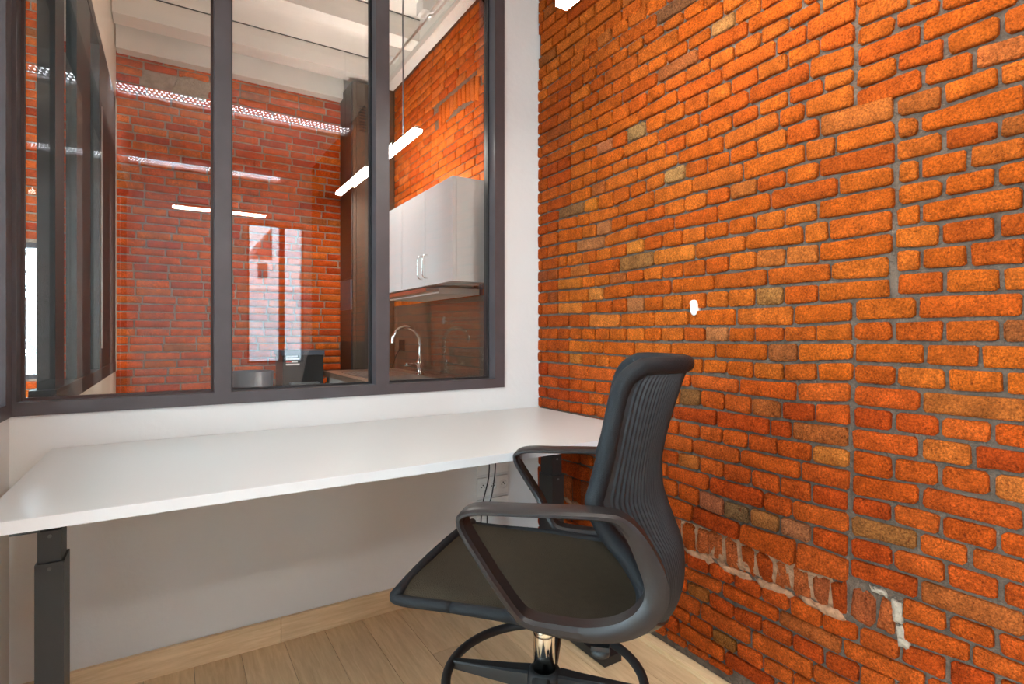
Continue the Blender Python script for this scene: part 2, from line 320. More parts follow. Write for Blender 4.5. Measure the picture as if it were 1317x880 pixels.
TABLE = "-2,1720,1798,2189,2184,2234,2229;-2,1639,1711,2195,2190,2240,2235;-2,1555,1631,2200,2196,2245,2241;-2,1470,1547,2197,2200,2242,2245;-2,1377,1462,2195,2197,2240,2242;-2,1285,1369,2193,2195,2238,2240;-2,1205,1276,2192,2193,2237,2238;-1,1681,1798,2140,2133,2184,2175;-1,1511,1672,2140,2140,2190,2184;-1,1330,1503,2139,2140,2186,2190;-1,1159,1321,2141,2139,2184,2185;0,1726,1798,2087,2084,2129,2124;0,1643,1717,2091,2088,2132,2129;0,1554,1634,2092,2092,2132,2132;0,1472,1545,2093,2092,2131,2132;0,1390,1463,2096,2093,2131,2131;0,1298,1381,2100,2096,2130,2131;0,1212,1290,2096,2100,2131,2130;0,1130,1203,2093,2096,2133,2132;0,1064,1121,2096,2093,2133,2133;0,984,1055,2098,2097,2133,2133;1,1681,1798,2036,2035,2081,2076;1,1599,1672,2036,2036,2083,2081;1,1419,1591,2037,2036,2086,2084;1,1235,1410,2035,2037,2089,2087;1,1063,1227,2040,2035,2088,2089;1,974,1054,2047,2041,2090,2088;1,897,966,2051,2048,2090,2090;2,1723,1798,1982,1982,2027,2027;2,1634,1714,1983,1982,2027,2027;2,1549,1625,1983,1983,2028,2027;2,1459,1541,1984,1983,2029,2028;2,1370,1451,1986,1984,2028,2029;2,1283,1361,1989,1987,2027,2028;2,1196,1275,1992,1989,2028,2027;2,1107,1187,1996,1993,2030,2028;2,1020,1098,1992,1995,2035,2031;2,936,1012,1993,1992,2042,2035;2,861,928,1996,1993,2042,2042;2,777,853,1996,1996,2042,2042;3,1678,1798,1929,1929,1974,1973;3,1501,1669,1931,1929,1975,1974;3,1326,1493,1937,1932,1979,1975;3,1153,1318,1942,1938,1985,1979;3,977,1144,1944,1942,1984,1986;3,816,968,1942,1945,1987,1984;3,686,807,1943,1942,1987,1987;4,1721,1798,1882,1878,1921,1920;4,1636,1712,1877,1882,1921,1921;4,1551,1628,1871,1876,1922,1921;4,1460,1543,1872,1871,1924,1922;4,1373,1452,1882,1873,1927,1925;4,1291,1365,1891,1883,1930,1928;4,1201,1283,1891,1892,1933,1930;4,1107,1193,1892,1891,1933,1933;4,1023,1098,1893,1892,1932,1933;4,935,1015,1895,1893,1935,1933;4,853,927,1900,1895,1934,1935;4,769,845,1903,1900,1934,1934;4,686,760,1905,1903,1935,1934;5,1674,1798,1827,1831,1871,1869;5,1582,1666,1824,1827,1865,1870;5,1413,1573,1835,1824,1869,1864;5,1238,1405,1838,1836,1883,1870;5,1065,1229,1840,1838,1884,1883;5,891,1056,1848,1840,1889,1884;5,806,883,1845,1847,1893,1889;5,683,798,1846,1845,1897,1894;6,1718,1798,1778,1778,1820,1823;6,1638,1709,1777,1778,1817,1820;6,1552,1630,1777,1777,1817,1817;6,1472,1544,1776,1777,1823,1818;6,1381,1464,1779,1776,1827,1823;6,1293,1372,1783,1780,1829,1828;6,1207,1285,1786,1783,1830,1829;6,1118,1199,1784,1785,1831,1830;6,1034,1110,1789,1784,1832,1831;6,945,1025,1792,1789,1836,1832;6,858,937,1797,1793,1838,1837;6,772,850,1799,1797,1837,1838;6,684,763,1789,1799,1838,1837;7,1671,1798,1723,1722,1769,1770;7,1494,1663,1725,1724,1768,1769;7,1324,1486,1731,1725,1773,1768;7,1150,1315,1734,1731,1776,1773;7,976,1141,1739,1735,1783,1776;7,799,967,1742,1739,1790,1783;7,685,791,1734,1742,1781,1790;8,1723,1798,1671,1669,1714,1714;8,1641,1714,1674,1672,1715,1715;8,1551,1633,1677,1674,1716,1715;8,1466,1543,1680,1677,1718,1716;8,1375,1458,1678,1680,1721,1718;8,1289,1366,1677,1678,1723,1721;8,1204,1281,1680,1677,1725,1723;8,1115,1195,1681,1680,1727,1725;8,1030,1107,1686,1682,1729,1727;8,944,1021,1694,1687,1731,1729;8,856,936,1694,1694,1733,1731;8,762,847,1693,1694,1731,1733;8,687,754,1695,1693,1726,1731;9,1676,1798,1621,1618,1664,1661;9,1593,1667,1621,1621,1667,1665;9,1421,1584,1623,1621,1671,1667;9,1239,1413,1635,1623,1670,1671;9,1061,1231,1629,1635,1676,1671;9,882,1052,1641,1629,1686,1676;9,810,874,1642,1641,1685,1686;9,687,801,1636,1642,1687,1685;10,1721,1884,1568,1571,1611,1609;10,1635,1712,1563,1567,1612,1611;10,1545,1627,1558,1562,1613,1613;10,1462,1536,1568,1559,1614,1613;10,1381,1453,1573,1569,1617,1614;10,1295,1372,1579,1574,1623,1617;10,1204,1286,1580,1580,1626,1623;10,1121,1195,1577,1580,1622,1625;10,1038,1112,1581,1578,1621,1622;10,950,1029,1584,1582,1627,1622;10,861,941,1585,1584,1633,1628;10,771,853,1582,1585,1632,1633;10,599,763,1574,1581,1627,1631;11,1765,1884,1519,1525,1560,1562;11,1685,1757,1515,1519,1557,1560;11,1519,1676,1516,1514,1553,1557;11,1341,1511,1519,1516,1568,1554;11,1176,1332,1526,1520,1571,1568;11,996,1168,1524,1526,1574,1571;11,810,987,1529,1524,1575,1574;11,732,801,1526,1529,1572,1575;11,598,723,1525,1526,1566,1571;12,1729,1884,1462,1468,1509,1517;12,1643,1721,1459,1462,1506,1508;12,1558,1634,1459,1459,1507,1506;12,1472,1549,1470,1460,1509,1507;12,1378,1464,1472,1471,1510,1509;12,1295,1370,1473,1472,1513,1510;12,1209,1286,1470,1473,1516,1513;12,1121,1200,1473,1470,1517,1517;12,1037,1112,1475,1473,1516,1517;12,948,1028,1476,1475,1517,1516;12,862,940,1479,1477,1519,1517;12,773,853,1478,1478,1519,1519;12,597,765,1470,1478,1516,1519;13,1768,1884,1412,1414,1455,1460;13,1597,1760,1409,1412,1451,1455;13,1421,1589,1416,1410,1463,1451;13,1253,1413,1422,1416,1463,1463;13,1081,1244,1419,1422,1466,1463;13,908,1072,1421,1419,1469,1466;13,724,899,1420,1421,1467,1469;13,600,715,1421,1420,1462,1467;14,1833,1884,1362,1362,1404,1405;14,1731,1824,1360,1362,1403,1404;14,1641,1722,1359,1360,1401,1403;14,1557,1633,1362,1360,1402,1401;14,1476,1548,1364,1362,1405,1403;14,1388,1468,1366,1364,1409,1406;14,1302,1380,1368,1366,1412,1409;14,1215,1293,1366,1368,1413,1412;14,1127,1207,1368,1366,1411,1413;14,1042,1118,1370,1369,1410,1411;14,955,1033,1368,1370,1411,1410;14,865,946,1365,1368,1412,1411;14,776,857,1369,1366,1412,1412;14,598,767,1367,1369,1413,1412;15,1811,1884,1312,1312,1353,1354;15,1683,1803,1310,1312,1351,1353;15,1512,1675,1306,1310,1355,1351;15,1342,1504,1311,1306,1358,1355;15,1166,1334,1313,1311,1359,1359;15,985,1157,1318,1313,1360,1359;15,814,976,1312,1318,1359,1360;15,748,805,1312,1312,1360,1359;15,604,740,1312,1312,1358,1360;16,1731,1884,1261,1264,1302,1304;16,1652,1722,1261,1261,1301,1302;16,1565,1644,1261,1261,1299,1301;16,1475,1556,1264,1261,1299,1299;16,1388,1466,1263,1264,1301,1299;16,1302,1380,1261,1263,1303,1301;16,1215,1293,1260,1261,1304,1303;16,1126,1207,1259,1260,1306,1304;16,1042,1118,1262,1259,1308,1306;16,951,1033,1262,1262,1308,1308;16,863,942,1260,1262,1305,1308;16,773,855,1258,1260,1303,1305;16,603,765,1261,1259,1304,1303;17,1815,1884,1209,1211,1254,1255;17,1690,1807,1205,1209,1252,1254;17,1603,1682,1206,1205,1252,1252;17,1438,1595,1210,1206,1255,1252;17,1264,1430,1207,1210,1252,1255;17,1091,1256,1211,1207,1252,1252;17,918,1083,1209,1211,1253,1252;17,743,909,1208,1209,1250,1253;17,608,735,1206,1208,1253,1251;18,1729,1884,1157,1161,1198,1203;18,1643,1721,1155,1157,1197,1197;18,1553,1634,1153,1155,1199,1197;18,1474,1545,1153,1153,1201,1199;18,1386,1466,1153,1153,1201,1201;18,1299,1378,1153,1153,1199,1200;18,1216,1290,1153,1153,1199,1199;18,1123,1207,1154,1153,1201,1199;18,1043,1115,1154,1154,1202,1202;18,956,1035,1154,1154,1201,1202;18,868,947,1153,1154,1200,1201;18,776,860,1154,1153,1199,1200;18,607,767,1159,1154,1198,1199;19,1685,1808,1101,1103,1148,1151;19,1508,1677,1099,1101,1145,1148;19,1338,1499,1100,1099,1145,1145;19,1190,1330,1100,1100,1145,1145;19,1017,1182,1097,1100,1146,1145;19,841,1008,1096,1097,1145,1146;19,689,832,1105,1097,1148,1145;20,1734,1808,1050,1051,1093,1094;20,1651,1726,1049,1050,1092,1093;20,1565,1642,1048,1049,1091,1092;20,1476,1556,1047,1048,1091,1091;20,1386,1467,1047,1047,1091,1091;20,1306,1377,1048,1047,1091,1091;20,1211,1298,1048,1048,1092,1091;20,1126,1202,1049,1048,1090,1092;20,1043,1118,1049,1049,1089,1090;20,955,1034,1050,1049,1088,1088;20,867,947,1052,1050,1088,1088;20,781,859,1053,1052,1091,1088;20,691,773,1055,1053,1097,1092;21,1687,1808,998,998,1041,1043;21,1605,1679,997,998,1040,1041;21,1434,1597,992,997,1039,1040;21,1264,1425,997,993,1039,1039;21,1090,1256,999,997,1040,1040;21,917,1082,996,999,1042,1040;21,828,908,997,996,1044,1043;21,689,820,1007,998,1046,1044;22,1734,1808,948,949,989,989;22,1648,1726,946,947,989,989;22,1565,1639,945,946,988,989;22,1477,1556,944,945,985,988;22,1392,1469,944,944,985,985;22,1305,1384,945,944,987,985;22,1225,1297,946,945,989,987;22,1136,1216,949,946,990,989;22,1046,1128,952,949,988,990;22,960,1038,944,948,987,988;22,868,952,944,944,988,988;22,777,859,951,945,992,988;22,689,768,957,951,998,993;23,1692,1808,890,887,938,940;23,1515,1684,895,890,936,938;23,1341,1507,895,895,936,936;23,1183,1332,901,895,938,936;23,1007,1174,895,901,936,939;23,832,998,891,895,938,936;23,695,823,903,892,948,939;24,1734,1808,840,838,881,879;24,1648,1726,842,840,883,881;24,1560,1639,844,842,885,883;24,1478,1551,841,843,886,885;24,1392,1470,838,841,886,886;24,1305,1384,836,838,886,886;24,1226,1297,838,835,889,886;24,1145,1217,843,839,892,890;24,1056,1137,841,842,889,892;24,966,1048,839,841,886,888;24,875,958,838,839,883,885;24,783,866,842,839,887,883;24,695,774,845,843,894,887;25,1687,1808,794,789,832,830;25,1601,1679,798,795,834,833;25,1434,1592,792,797,831,834;25,1256,1426,789,792,828,831;25,1085,1247,788,789,833,829;25,909,1076,788,788,830,833;25,846,900,788,788,831,830;25,700,837,790,788,836,832;26,1734,1808,744,742,784,781;26,1650,1726,746,744,787,784;26,1569,1641,744,746,788,788;26,1482,1560,743,744,785,788;26,1392,1474,741,743,782,785;26,1312,1384,740,741,780,782;26,1231,1304,739,740,780,780;26,1148,1223,739,739,780,780;26,1064,1140,738,739,780,780;26,978,1056,737,738,781,780;26,886,970,738,737,779,781;26,793,878,736,737,780,779;26,697,784,738,736,781,780;27,1695,1808,691,692,736,733;27,1515,1687,688,690,735,736;27,1337,1507,685,687,732,735;27,1175,1329,687,684,730,732;27,1003,1166,686,687,729,730;27,821,995,684,686,728,729;27,697,812,684,684,730,728;28,1734,1808,639,640,683,684;28,1650,1726,638,639,681,683;28,1566,1641,637,638,680,681;28,1482,1558,636,637,679,680;28,1400,1474,636,636,677,678;28,1320,1391,635,636,676,677;28,1235,1312,637,635,677,676;28,1148,1227,636,637,678,677;28,1059,1140,632,635,678,678;28,969,1050,634,632,677,678;28,880,961,628,634,676,677;28,793,872,630,628,676,676;28,700,784,631,630,675,676;29,1700,1808,588,591,630,632;29,1602,1691,586,588,629,630;29,1446,1593,583,586,628,629;29,1281,1438,588,583,627,628;29,1112,1273,580,587,626,627;29,930,1103,573,579,623,625;29,844,922,574,573,620,622;29,699,836,576,574,623,620;30,1746,1819,537,535,581,582;30,1664,1738,540,538,579,581;30,1580,1655,537,540,577,579;30,1494,1571,534,537,575,577;30,1407,1486,530,533,574,575;30,1320,1399,528,530,576,573;30,1238,1312,528,528,577,576;30,1150,1229,523,527,573,577;30,1059,1141,517,523,565,573;30,973,1051,518,517,563,564;30,880,964,522,519,565,564;30,792,872,520,522,566,566;30,700,784,516,520,568,567;31,1689,1824,476,475,531,526;31,1515,1680,469,475,526,531;31,1359,1507,463,469,520,526;31,1174,1350,466,463,516,520;31,1004,1166,461,466,509,516;31,832,995,448,460,512,510;31,700,824,456,448,508,512;32,1801,1857,366,365,466,466;32,1744,1792,367,366,467,466;32,1695,1736,367,367,467,467;32,1652,1687,367,367,466,467;32,1593,1644,367,367,463,465;32,1536,1584,367,367,461,463;32,1482,1528,367,367,459,461;32,1427,1474,367,367,457,459;32,1373,1418,367,367,455,457;32,1323,1365,367,367,453,455;32,1271,1314,367,367,452,453;32,1221,1262,367,367,455,453;32,1165,1213,369,367,458,456;32,1113,1157,371,369,456,457;32,1058,1104,367,371,454,456;32,1008,1050,364,366,452,454;32,952,999,364,364,448,452;32,900,943,366,364,445,448;32,852,892,370,367,441,444;32,797,844,365,370,441,440;32,748,789,360,364,445,442;32,699,740,364,361,448,445;32,637,690,366,364,448,448;32,598,629,366,366,448,448;33,1833,1913,334,334,357,357;33,1749,1824,333,334,358,357;33,1666,1741,330,333,359,358;33,1584,1658,328,330,359,359;33,1507,1576,325,327,359,359;33,1427,1498,323,325,359,359;33,1348,1418,321,323,358,359;33,1274,1339,318,320,358,358;33,1198,1266,317,318,359,358;33,1110,1189,320,317,362,360;33,1024,1102,321,320,356,362;33,934,1015,317,321,355,356;33,850,925,316,317,362,356;33,763,842,311,315,352,362;33,676,755,318,311,356,351;33,588,667,317,316,358,357;34,1796,1913,288,288,326,326;34,1648,1787,285,288,321,325;34,1507,1639,281,284,317,321;34,1359,1498,277,281,312,317;34,1218,1350,273,277,308,312;34,1068,1210,274,273,312,308;34,883,1059,271,272,308,312;34,716,875,266,271,306,308;34,538,707,271,267,309,307;35,1833,1913,240,240,280,280;35,1749,1824,239,240,279,280;35,1666,1741,237,239,277,279;35,1584,1658,236,237,274,276;35,1507,1576,234,236,272,274;35,1427,1498,233,234,270,272;35,1348,1418,231,233,268,270;35,1274,1339,230,231,266,268;35,1198,1266,228,230,265,266;35,1110,1189,226,228,265,265;35,1023,1102,219,225,257,265;35,933,1015,221,219,261,257;35,844,925,220,221,261,261;35,760,835,217,220,259,261;35,675,751,216,217,261,258;35,598,667,213,215,266,261;36,1796,1913,201,201,231,231;36,1648,1787,193,200,228,231;36,1507,1639,185,192,226,228;36,1396,1498,179,185,224,226;36,1271,1387,172,179,221,223;36,1146,1262,170,172,218,221;36,968,1137,165,169,212,218;36,788,959,165,165,209,212;36,647,780,164,165,206,209;37,1796,1913,161,161,192,192;37,1662,1787,154,161,185,192;37,1536,1653,148,154,178,185;37,1454,1528,143,147,174,178;37,1366,1446,138,143,169,173;37,1278,1358,133,138,164,169;37,1188,1269,125,133,162,164;37,1101,1180,121,124,159,162;37,1015,1093,118,120,155,158;37,930,1006,114,117,156,155;37,841,922,116,114,157,156;37,757,833,116,116,157,157;38,1796,1913,119,119,153,153;38,1671,1787,109,119,146,153;38,1558,1663,99,108,140,146;38,1446,1549,89,98,134,140;38,1341,1438,80,89,128,134;38,1232,1332,72,80,120,128;38,1057,1224,70,72,111,120;38,895,1048,65,70,106,110;38,757,886,65,65,107,106;39,1796,1913,77,77,111,111;39,1671,1787,67,76,100,110;39,1558,1663,59,67,91,100;39,1466,1549,51,58,83,90;39,1373,1458,44,51,75,82;39,1285,1365,41,43,68,74;39,1200,1277,42,41,63,67;39,1116,1191,43,42,63,63;39,1029,1108,44,43,61,63;100,572,673,1818,1824,1862,1868;100,482,562,1812,1817,1856,1861;101,597,673,1774,1775,1811,1815;101,510,587,1774,1778,1804,1811;101,429,500,1768,1773,1803,1803;102,546,673,1722,1723,1767,1766;102,378,536,1729,1723,1756,1767;103,595,674,1673,1672,1715,1714;103,503,585,1671,1679,1716,1714;103,409,492,1674,1673,1719,1716;103,305,398,1670,1673,1720,1720;104,544,675,1621,1623,1666,1663;104,453,533,1619,1623,1665,1665;104,368,442,1619,1622,1661,1665;105,507,587,1564,1574,1613,1612;105,412,496,1577,1572,1613,1612;105,305,402,1570,1575,1610,1612;106,549,587,1522,1522,1559,1565;106,371,538,1513,1522,1562,1558;107,506,587,1471,1472,1511,1513;107,412,495,1470,1470,1505,1510;107,305,402,1467,1469,1503,1505;108,549,585,1419,1419,1463,1463;108,462,538,1417,1419,1461,1462;108,370,452,1419,1419,1458,1461;109,506,585,1371,1369,1409,1410;109,416,495,1373,1370,1410,1408;109,305,405,1369,1372,1410,1410;110,546,589,1320,1320,1361,1360;110,374,536,1318,1319,1361,1361;111,512,589,1267,1270,1310,1311;111,416,501,1268,1267,1310,1310;111,305,405,1267,1268,1309,1310;112,546,589,1217,1216,1259,1261;112,462,536,1216,1217,1259,1259;112,370,452,1211,1214,1258,1259;113,504,587,1161,1162,1207,1207;113,409,493,1159,1161,1203,1207;113,305,398,1158,1159,1202,1203;114,555,678,1107,1106,1153,1153;114,374,544,1107,1107,1150,1153;115,603,678,1056,1056,1098,1097;115,504,592,1055,1056,1098,1098;115,410,494,1056,1055,1098,1098;115,305,400,1056,1056,1098,1098;116,540,678,1004,1004,1046,1047;116,442,530,1002,1003,1046,1046;116,305,432,1002,1002,1047,1047;117,597,678,951,952,995,995;117,500,587,950,951,994,995;117,403,489,952,950,993,994;117,305,393,950,951,993,993;118,547,680,898,899,941,943;118,368,537,898,897,941,941;119,603,680,846,845,888,890;119,512,592,847,846,888,889;119,422,501,847,847,889,888;119,305,412,846,846,889,889;120,550,684,792,792,837,836;120,454,539,792,792,838,838;120,368,443,796,793,837,838;121,602,684,732,731,781,783;121,513,592,738,733,783,781;121,424,502,739,738,785,783;121,305,413,734,738,787,785;122,550,685,686,678,727,722;122,374,539,680,684,726,727;123,605,685,633,630,672,669;123,510,594,630,635,674,673;123,414,500,630,630,672,674;123,305,403,629,630,671,671;124,553,687,583,577,623,621;124,460,542,581,583,621,623;124,368,450,579,581,620,621;125,602,687,528,524,570,568;125,501,592,529,529,573,571;125,410,491,529,529,571,573;125,305,399,527,529,570,571;126,552,689,474,473,520,515;126,370,542,473,473,518,520;127,498,577,427,419,464,466;127,416,488,426,427,465,464;127,305,405,424,425,464,465;128,458,578,379,368,417,410;128,305,448,383,380,415,417;129,498,578,318,319,366,359;129,415,488,321,318,372,367;129,305,405,322,321,374,373;130,539,578,269,270,310,310;130,437,528,272,269,311,310;130,305,427,277,273,313,312;198,2017,2042,2184,2184,2229,2229;198,1896,2009,2184,2184,2229,2229;198,1806,1887,2184,2184,2229,2229;199,1974,2042,2133,2133,2175,2175;199,1806,1965,2133,2133,2175,2175;200,2017,2042,2084,2084,2124,2124;200,1896,2009,2084,2084,2124,2124;200,1806,1887,2084,2084,2124,2124;201,1974,2042,2035,2035,2076,2076;201,1806,1965,2035,2035,2076,2076;202,2017,2042,1982,1982,2027,2027;202,1896,2009,1982,1982,2027,2027;202,1806,1887,1982,1982,2027,2027;203,1974,2042,1929,1929,1973,1973;203,1806,1965,1929,1929,1973,1973;204,2017,2042,1878,1878,1920,1920;204,1896,2009,1878,1878,1920,1920;204,1806,1887,1878,1878,1920,1920;205,1974,2042,1831,1831,1869,1869;205,1806,1965,1831,1831,1869,1869;206,2017,2042,1778,1778,1823,1823;206,1896,2009,1778,1778,1823,1823;206,1806,1887,1778,1778,1823,1823;207,1974,2042,1722,1722,1770,1770;207,1806,1965,1722,1722,1770,1770;208,2017,2042,1669,1669,1714,1714;208,1896,2009,1669,1669,1714,1714;208,1806,1887,1669,1669,1714,1714;209,1974,2042,1618,1618,1661,1661;209,1806,1965,1618,1618,1661,1661;210,2017,2042,1571,1571,1609,1609;210,1893,2009,1571,1571,1609,1609;211,1974,2042,1525,1525,1562,1562;211,1893,1965,1525,1525,1562,1562;212,2017,2042,1468,1468,1517,1517;212,1893,2009,1468,1468,1517,1517;213,1974,2042,1414,1414,1460,1460;213,1893,1965,1414,1414,1460,1460;214,2017,2042,1362,1362,1405,1405;214,1893,2009,1362,1362,1405,1405;215,1974,2042,1312,1312,1354,1354;215,1893,1965,1312,1312,1354,1354;216,2017,2042,1264,1264,1304,1304;216,1893,2009,1264,1264,1304,1304;217,1974,2042,1211,1211,1255,1255;217,1893,1965,1211,1211,1255,1255;218,2017,2042,1161,1161,1203,1203;218,1893,2009,1161,1161,1203,1203;219,1974,2042,1103,1103,1152,1152;219,1817,1965,1103,1103,1151,1152;220,2017,2042,1051,1051,1094,1094;220,1896,2009,1051,1051,1094,1094;220,1817,1887,1051,1051,1094,1094;221,1974,2042,998,998,1043,1043;221,1817,1965,998,998,1043,1043;222,2017,2042,949,949,989,989;222,1896,2009,949,949,989,989;222,1817,1887,949,949,989,989;223,1974,2042,887,887,940,940;223,1817,1965,887,887,940,940;224,2017,2042,838,838,879,879;224,1896,2009,838,838,879,879;224,1817,1887,838,838,879,879;225,1974,2042,789,789,829,829;225,1817,1965,789,789,829,829;226,2017,2042,742,742,781,781;226,1896,2009,742,742,781,781;226,1817,1887,742,742,781,781;227,1974,2042,693,693,733,733;227,1817,1965,693,693,733,733;228,2017,2042,640,640,684,684;228,1896,2009,640,640,684,684;228,1817,1887,640,640,684,684;229,1974,2042,591,591,632,632;229,1817,1965,591,591,632,632;230,2017,2042,535,535,582,582;230,1896,2009,535,535,582,582;230,1817,1887,535,535,582,582;231,1974,2042,475,475,526,526;231,1817,1965,475,475,527,526;232,1974,2042,365,365,466,466;232,1865,1965,365,365,466,466;233,1974,2042,334,334,357,357;233,1921,1965,334,334,357,357;234,1974,2042,288,288,326,326;234,1921,1965,288,288,326,326;235,1974,2042,240,240,280,280;235,1921,1965,240,240,280,280;236,1974,2042,201,201,231,231;236,1921,1965,201,201,231,231;237,1974,2042,161,161,192,192;237,1921,1965,161,161,192,192;238,1974,2042,119,119,153,153;238,1921,1965,119,119,153,153;239,1974,2042,77,77,111,111;239,1921,1965,77,77,111,111;298,1114,1197,2192,2192,2235,2235;298,1014,1105,2192,2192,2235,2235;298,922,1005,2188,2192,2230,2235;298,822,913,2181,2187,2224,2229;298,730,813,2176,2181,2218,2223;298,638,721,2170,2175,2212,2217;298,546,629,2168,2169,2210,2212;298,454,537,2168,2168,2210,2210;298,356,445,2168,2168,2210,2210;298,304,347,2168,2168,2210,2210;299,969,1150,2140,2141,2182,2184;299,774,960,2128,2139,2170,2181;299,579,765,2117,2127,2159,2169;299,389,570,2117,2117,2159,2159;299,304,380,2117,2117,2159,2159;300,884,975,2089,2096,2131,2139;300,784,875,2081,2088,2123,2131;300,686,775,2073,2080,2115,2123;300,586,677,2066,2072,2108,2115;300,494,577,2066,2066,2108,2108;300,396,485,2066,2066,2108,2108;300,304,387,2066,2066,2108,2108;301,707,888,2025,2041,2067,2083;301,512,698,2015,2024,2058,2066;301,304,503,2015,2015,2058,2058;302,679,768,1971,1977,2013,2020;302,579,670,1964,1970,2007,2012;302,479,570,1964,1964,2007,2007;302,381,470,1964,1964,2007,2007;302,304,372,1964,1964,2007,2007;303,496,677,1914,1919,1956,1962;303,304,487,1914,1914,1956,1956;304,588,677,1863,1871,1905,1913;304,496,579,1863,1863,1905,1905;304,404,487,1863,1863,1905,1905;304,304,395,1863,1863,1905,1905;400,383,472,1812,1812,1854,1854;400,304,374,1812,1812,1854,1854;401,304,419,1764,1767,1804,1804;402,304,368,1729,1729,1756,1756;404,304,358,1619,1619,1661,1661;406,304,361,1512,1512,1562,1562;408,304,360,1419,1419,1458,1458;410,304,364,1318,1318,1361,1361;412,304,360,1211,1211,1258,1258;414,304,364,1107,1107,1150,1150;418,304,358,898,898,942,942;420,304,358,796,796,837,837;422,304,364,680,680,726,726;424,304,358,579,579,621,621;426,304,360,473,473,518,518;336,550,639,164,164,205,206;336,458,541,164,164,205,205;336,360,449,164,164,205,205;336,304,351,164,164,205,205;337,567,748,116,116,155,157;337,372,558,116,116,155,155;337,304,363,116,116,155,155;338,657,748,65,65,107,107;338,559,648,65,65,107,107;338,461,550,65,65,107,107;338,361,452,65,65,107,107;338,304,352,65,65,107,107;335,408,589,213,213,268,268;335,304,399,213,213,268,268"
rnd = random.Random(7)
SPEC = [(18,907,(0.5,0.22,0.09)),(2,1059,(0.62,0.3,0.14)),(6,1422,(0.52,0.3,0.17)),(10,1243,(0.62,0.34,0.18)),(30,1014,(0.3,0.17,0.11)),(24,1182,(0.34,0.15,0.07)),(23,1411,(0.45,0.19,0.1)),(15,1411,(0.45,0.2,0.09)),(10,1802,(0.38,0.18,0.1)),(-1,1233,(0.3,0.13,0.08)),(30,1104,(0.62,0.2,0.13)),(26,1373,(0.5,0.2,0.12)),(124,602,(0.5,0.2,0.08)),(37,1054,(0.42,0.16,0.05)),(30,926,(0.6,0.24,0.1)),(30,831,(0.62,0.24,0.15)),(6,1575,(0.7,0.24,0.14)),(1,1511,(0.7,0.16,0.03)),(13,1634,(0.65,0.25,0.13)),(18,1422,(0.66,0.25,0.13)),(12,1562,(0.66,0.24,0.12)),(26,733,(0.8,0.26,0.07)),(120,497,(0.85,0.22,0.05)),(121,388,(0.85,0.25,0.07)),(16,1818,(0.75,0.22,0.04)),(17,1648,(0.85,0.3,0.09)),(18,1791,(0.85,0.26,0.06)),(22,1781,(0.8,0.26,0.06)),(14,1430,(0.85,0.28,0.06)),(15,1240,(0.85,0.25,0.05)),(19,1575,(0.85,0.25,0.06)),(10,1681,(0.85,0.26,0.04)),(20,1068,(0.65,0.24,0.12)),(28,1454,(0.5,0.2,0.12)),(35,1149,(0.55,0.18,0.05)),(34,803,(0.62,0.16,0.05)),(35,1284,(0.45,0.2,0.14))]
# bricks of an odd colour: (course, position along the wall in mm) -> colour
SPECIAL = {}
for k_, y_, c_ in SPEC: SPECIAL.setdefault(k_, []).append((y_, c_))
items = []
for rec in TABLE.split(';'):
    v = [int(s) for s in rec.split(',')]; k = v[0]; q = tuple(s/1000 for s in v[1:])
    cu = (q[0]+q[1])/2; cz = (q[2]+q[5])/2
    kw = dict(); x = rnd.uniform(-.0015, .0025)
    top = q[2] > 1.25
    pal = BC[:4]+BC[5:] if cz > .95 else [(c_[0], c_[1]*.82, c_[2]) for c_ in BC]
    col = colour(rnd, pal, .045)
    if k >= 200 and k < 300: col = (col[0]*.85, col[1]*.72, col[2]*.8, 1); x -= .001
    if k == 32: kw = dict(jit=.006, rough=.005, rounding=.010, bev=.006, tilt=rnd.uniform(-.05, .15)); x = rnd.uniform(-.007, -.001); col = rnd.choice([(.50,.085,.012,1),(.54,.12,.03,1),(.46,.065,.008,1),(.44,.10,.03,1)])
    if k == 31: x = .004; kw = dict(tilt=-.06)
    if k in (33,): x = .004
    if k == 31 and cu < 1.05: x = .006; kw = dict(tilt=-.12)
    for (yy, cc) in SPECIAL.get(k, []):
        if q[0]*1000-3 <= yy <= q[1]*1000+3: col = (cc[0]*.72, cc[1]*.62, cc[2]*.38, 1)
    area = (q[1]-q[0])*(q[4]-q[2])/((.5308*WX+.8475*cu)**2)
    px_ok = 1 if cu > .36 else .1
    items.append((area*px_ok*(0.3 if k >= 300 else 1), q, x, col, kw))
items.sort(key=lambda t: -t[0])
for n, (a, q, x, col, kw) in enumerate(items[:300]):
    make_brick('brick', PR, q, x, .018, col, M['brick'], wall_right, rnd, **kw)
rest = items[300:]
plain = [t for t in rest if not t[4]]
bm_rest = brick_heap(PR, [(t[1], t[2]) for t in plain]+[(t[1], t[2]) for t in rest if t[4]], M['brick'], wall_right, rnd, .018, [t[3] for t in plain]+[t[3] for t in rest if t[4]])
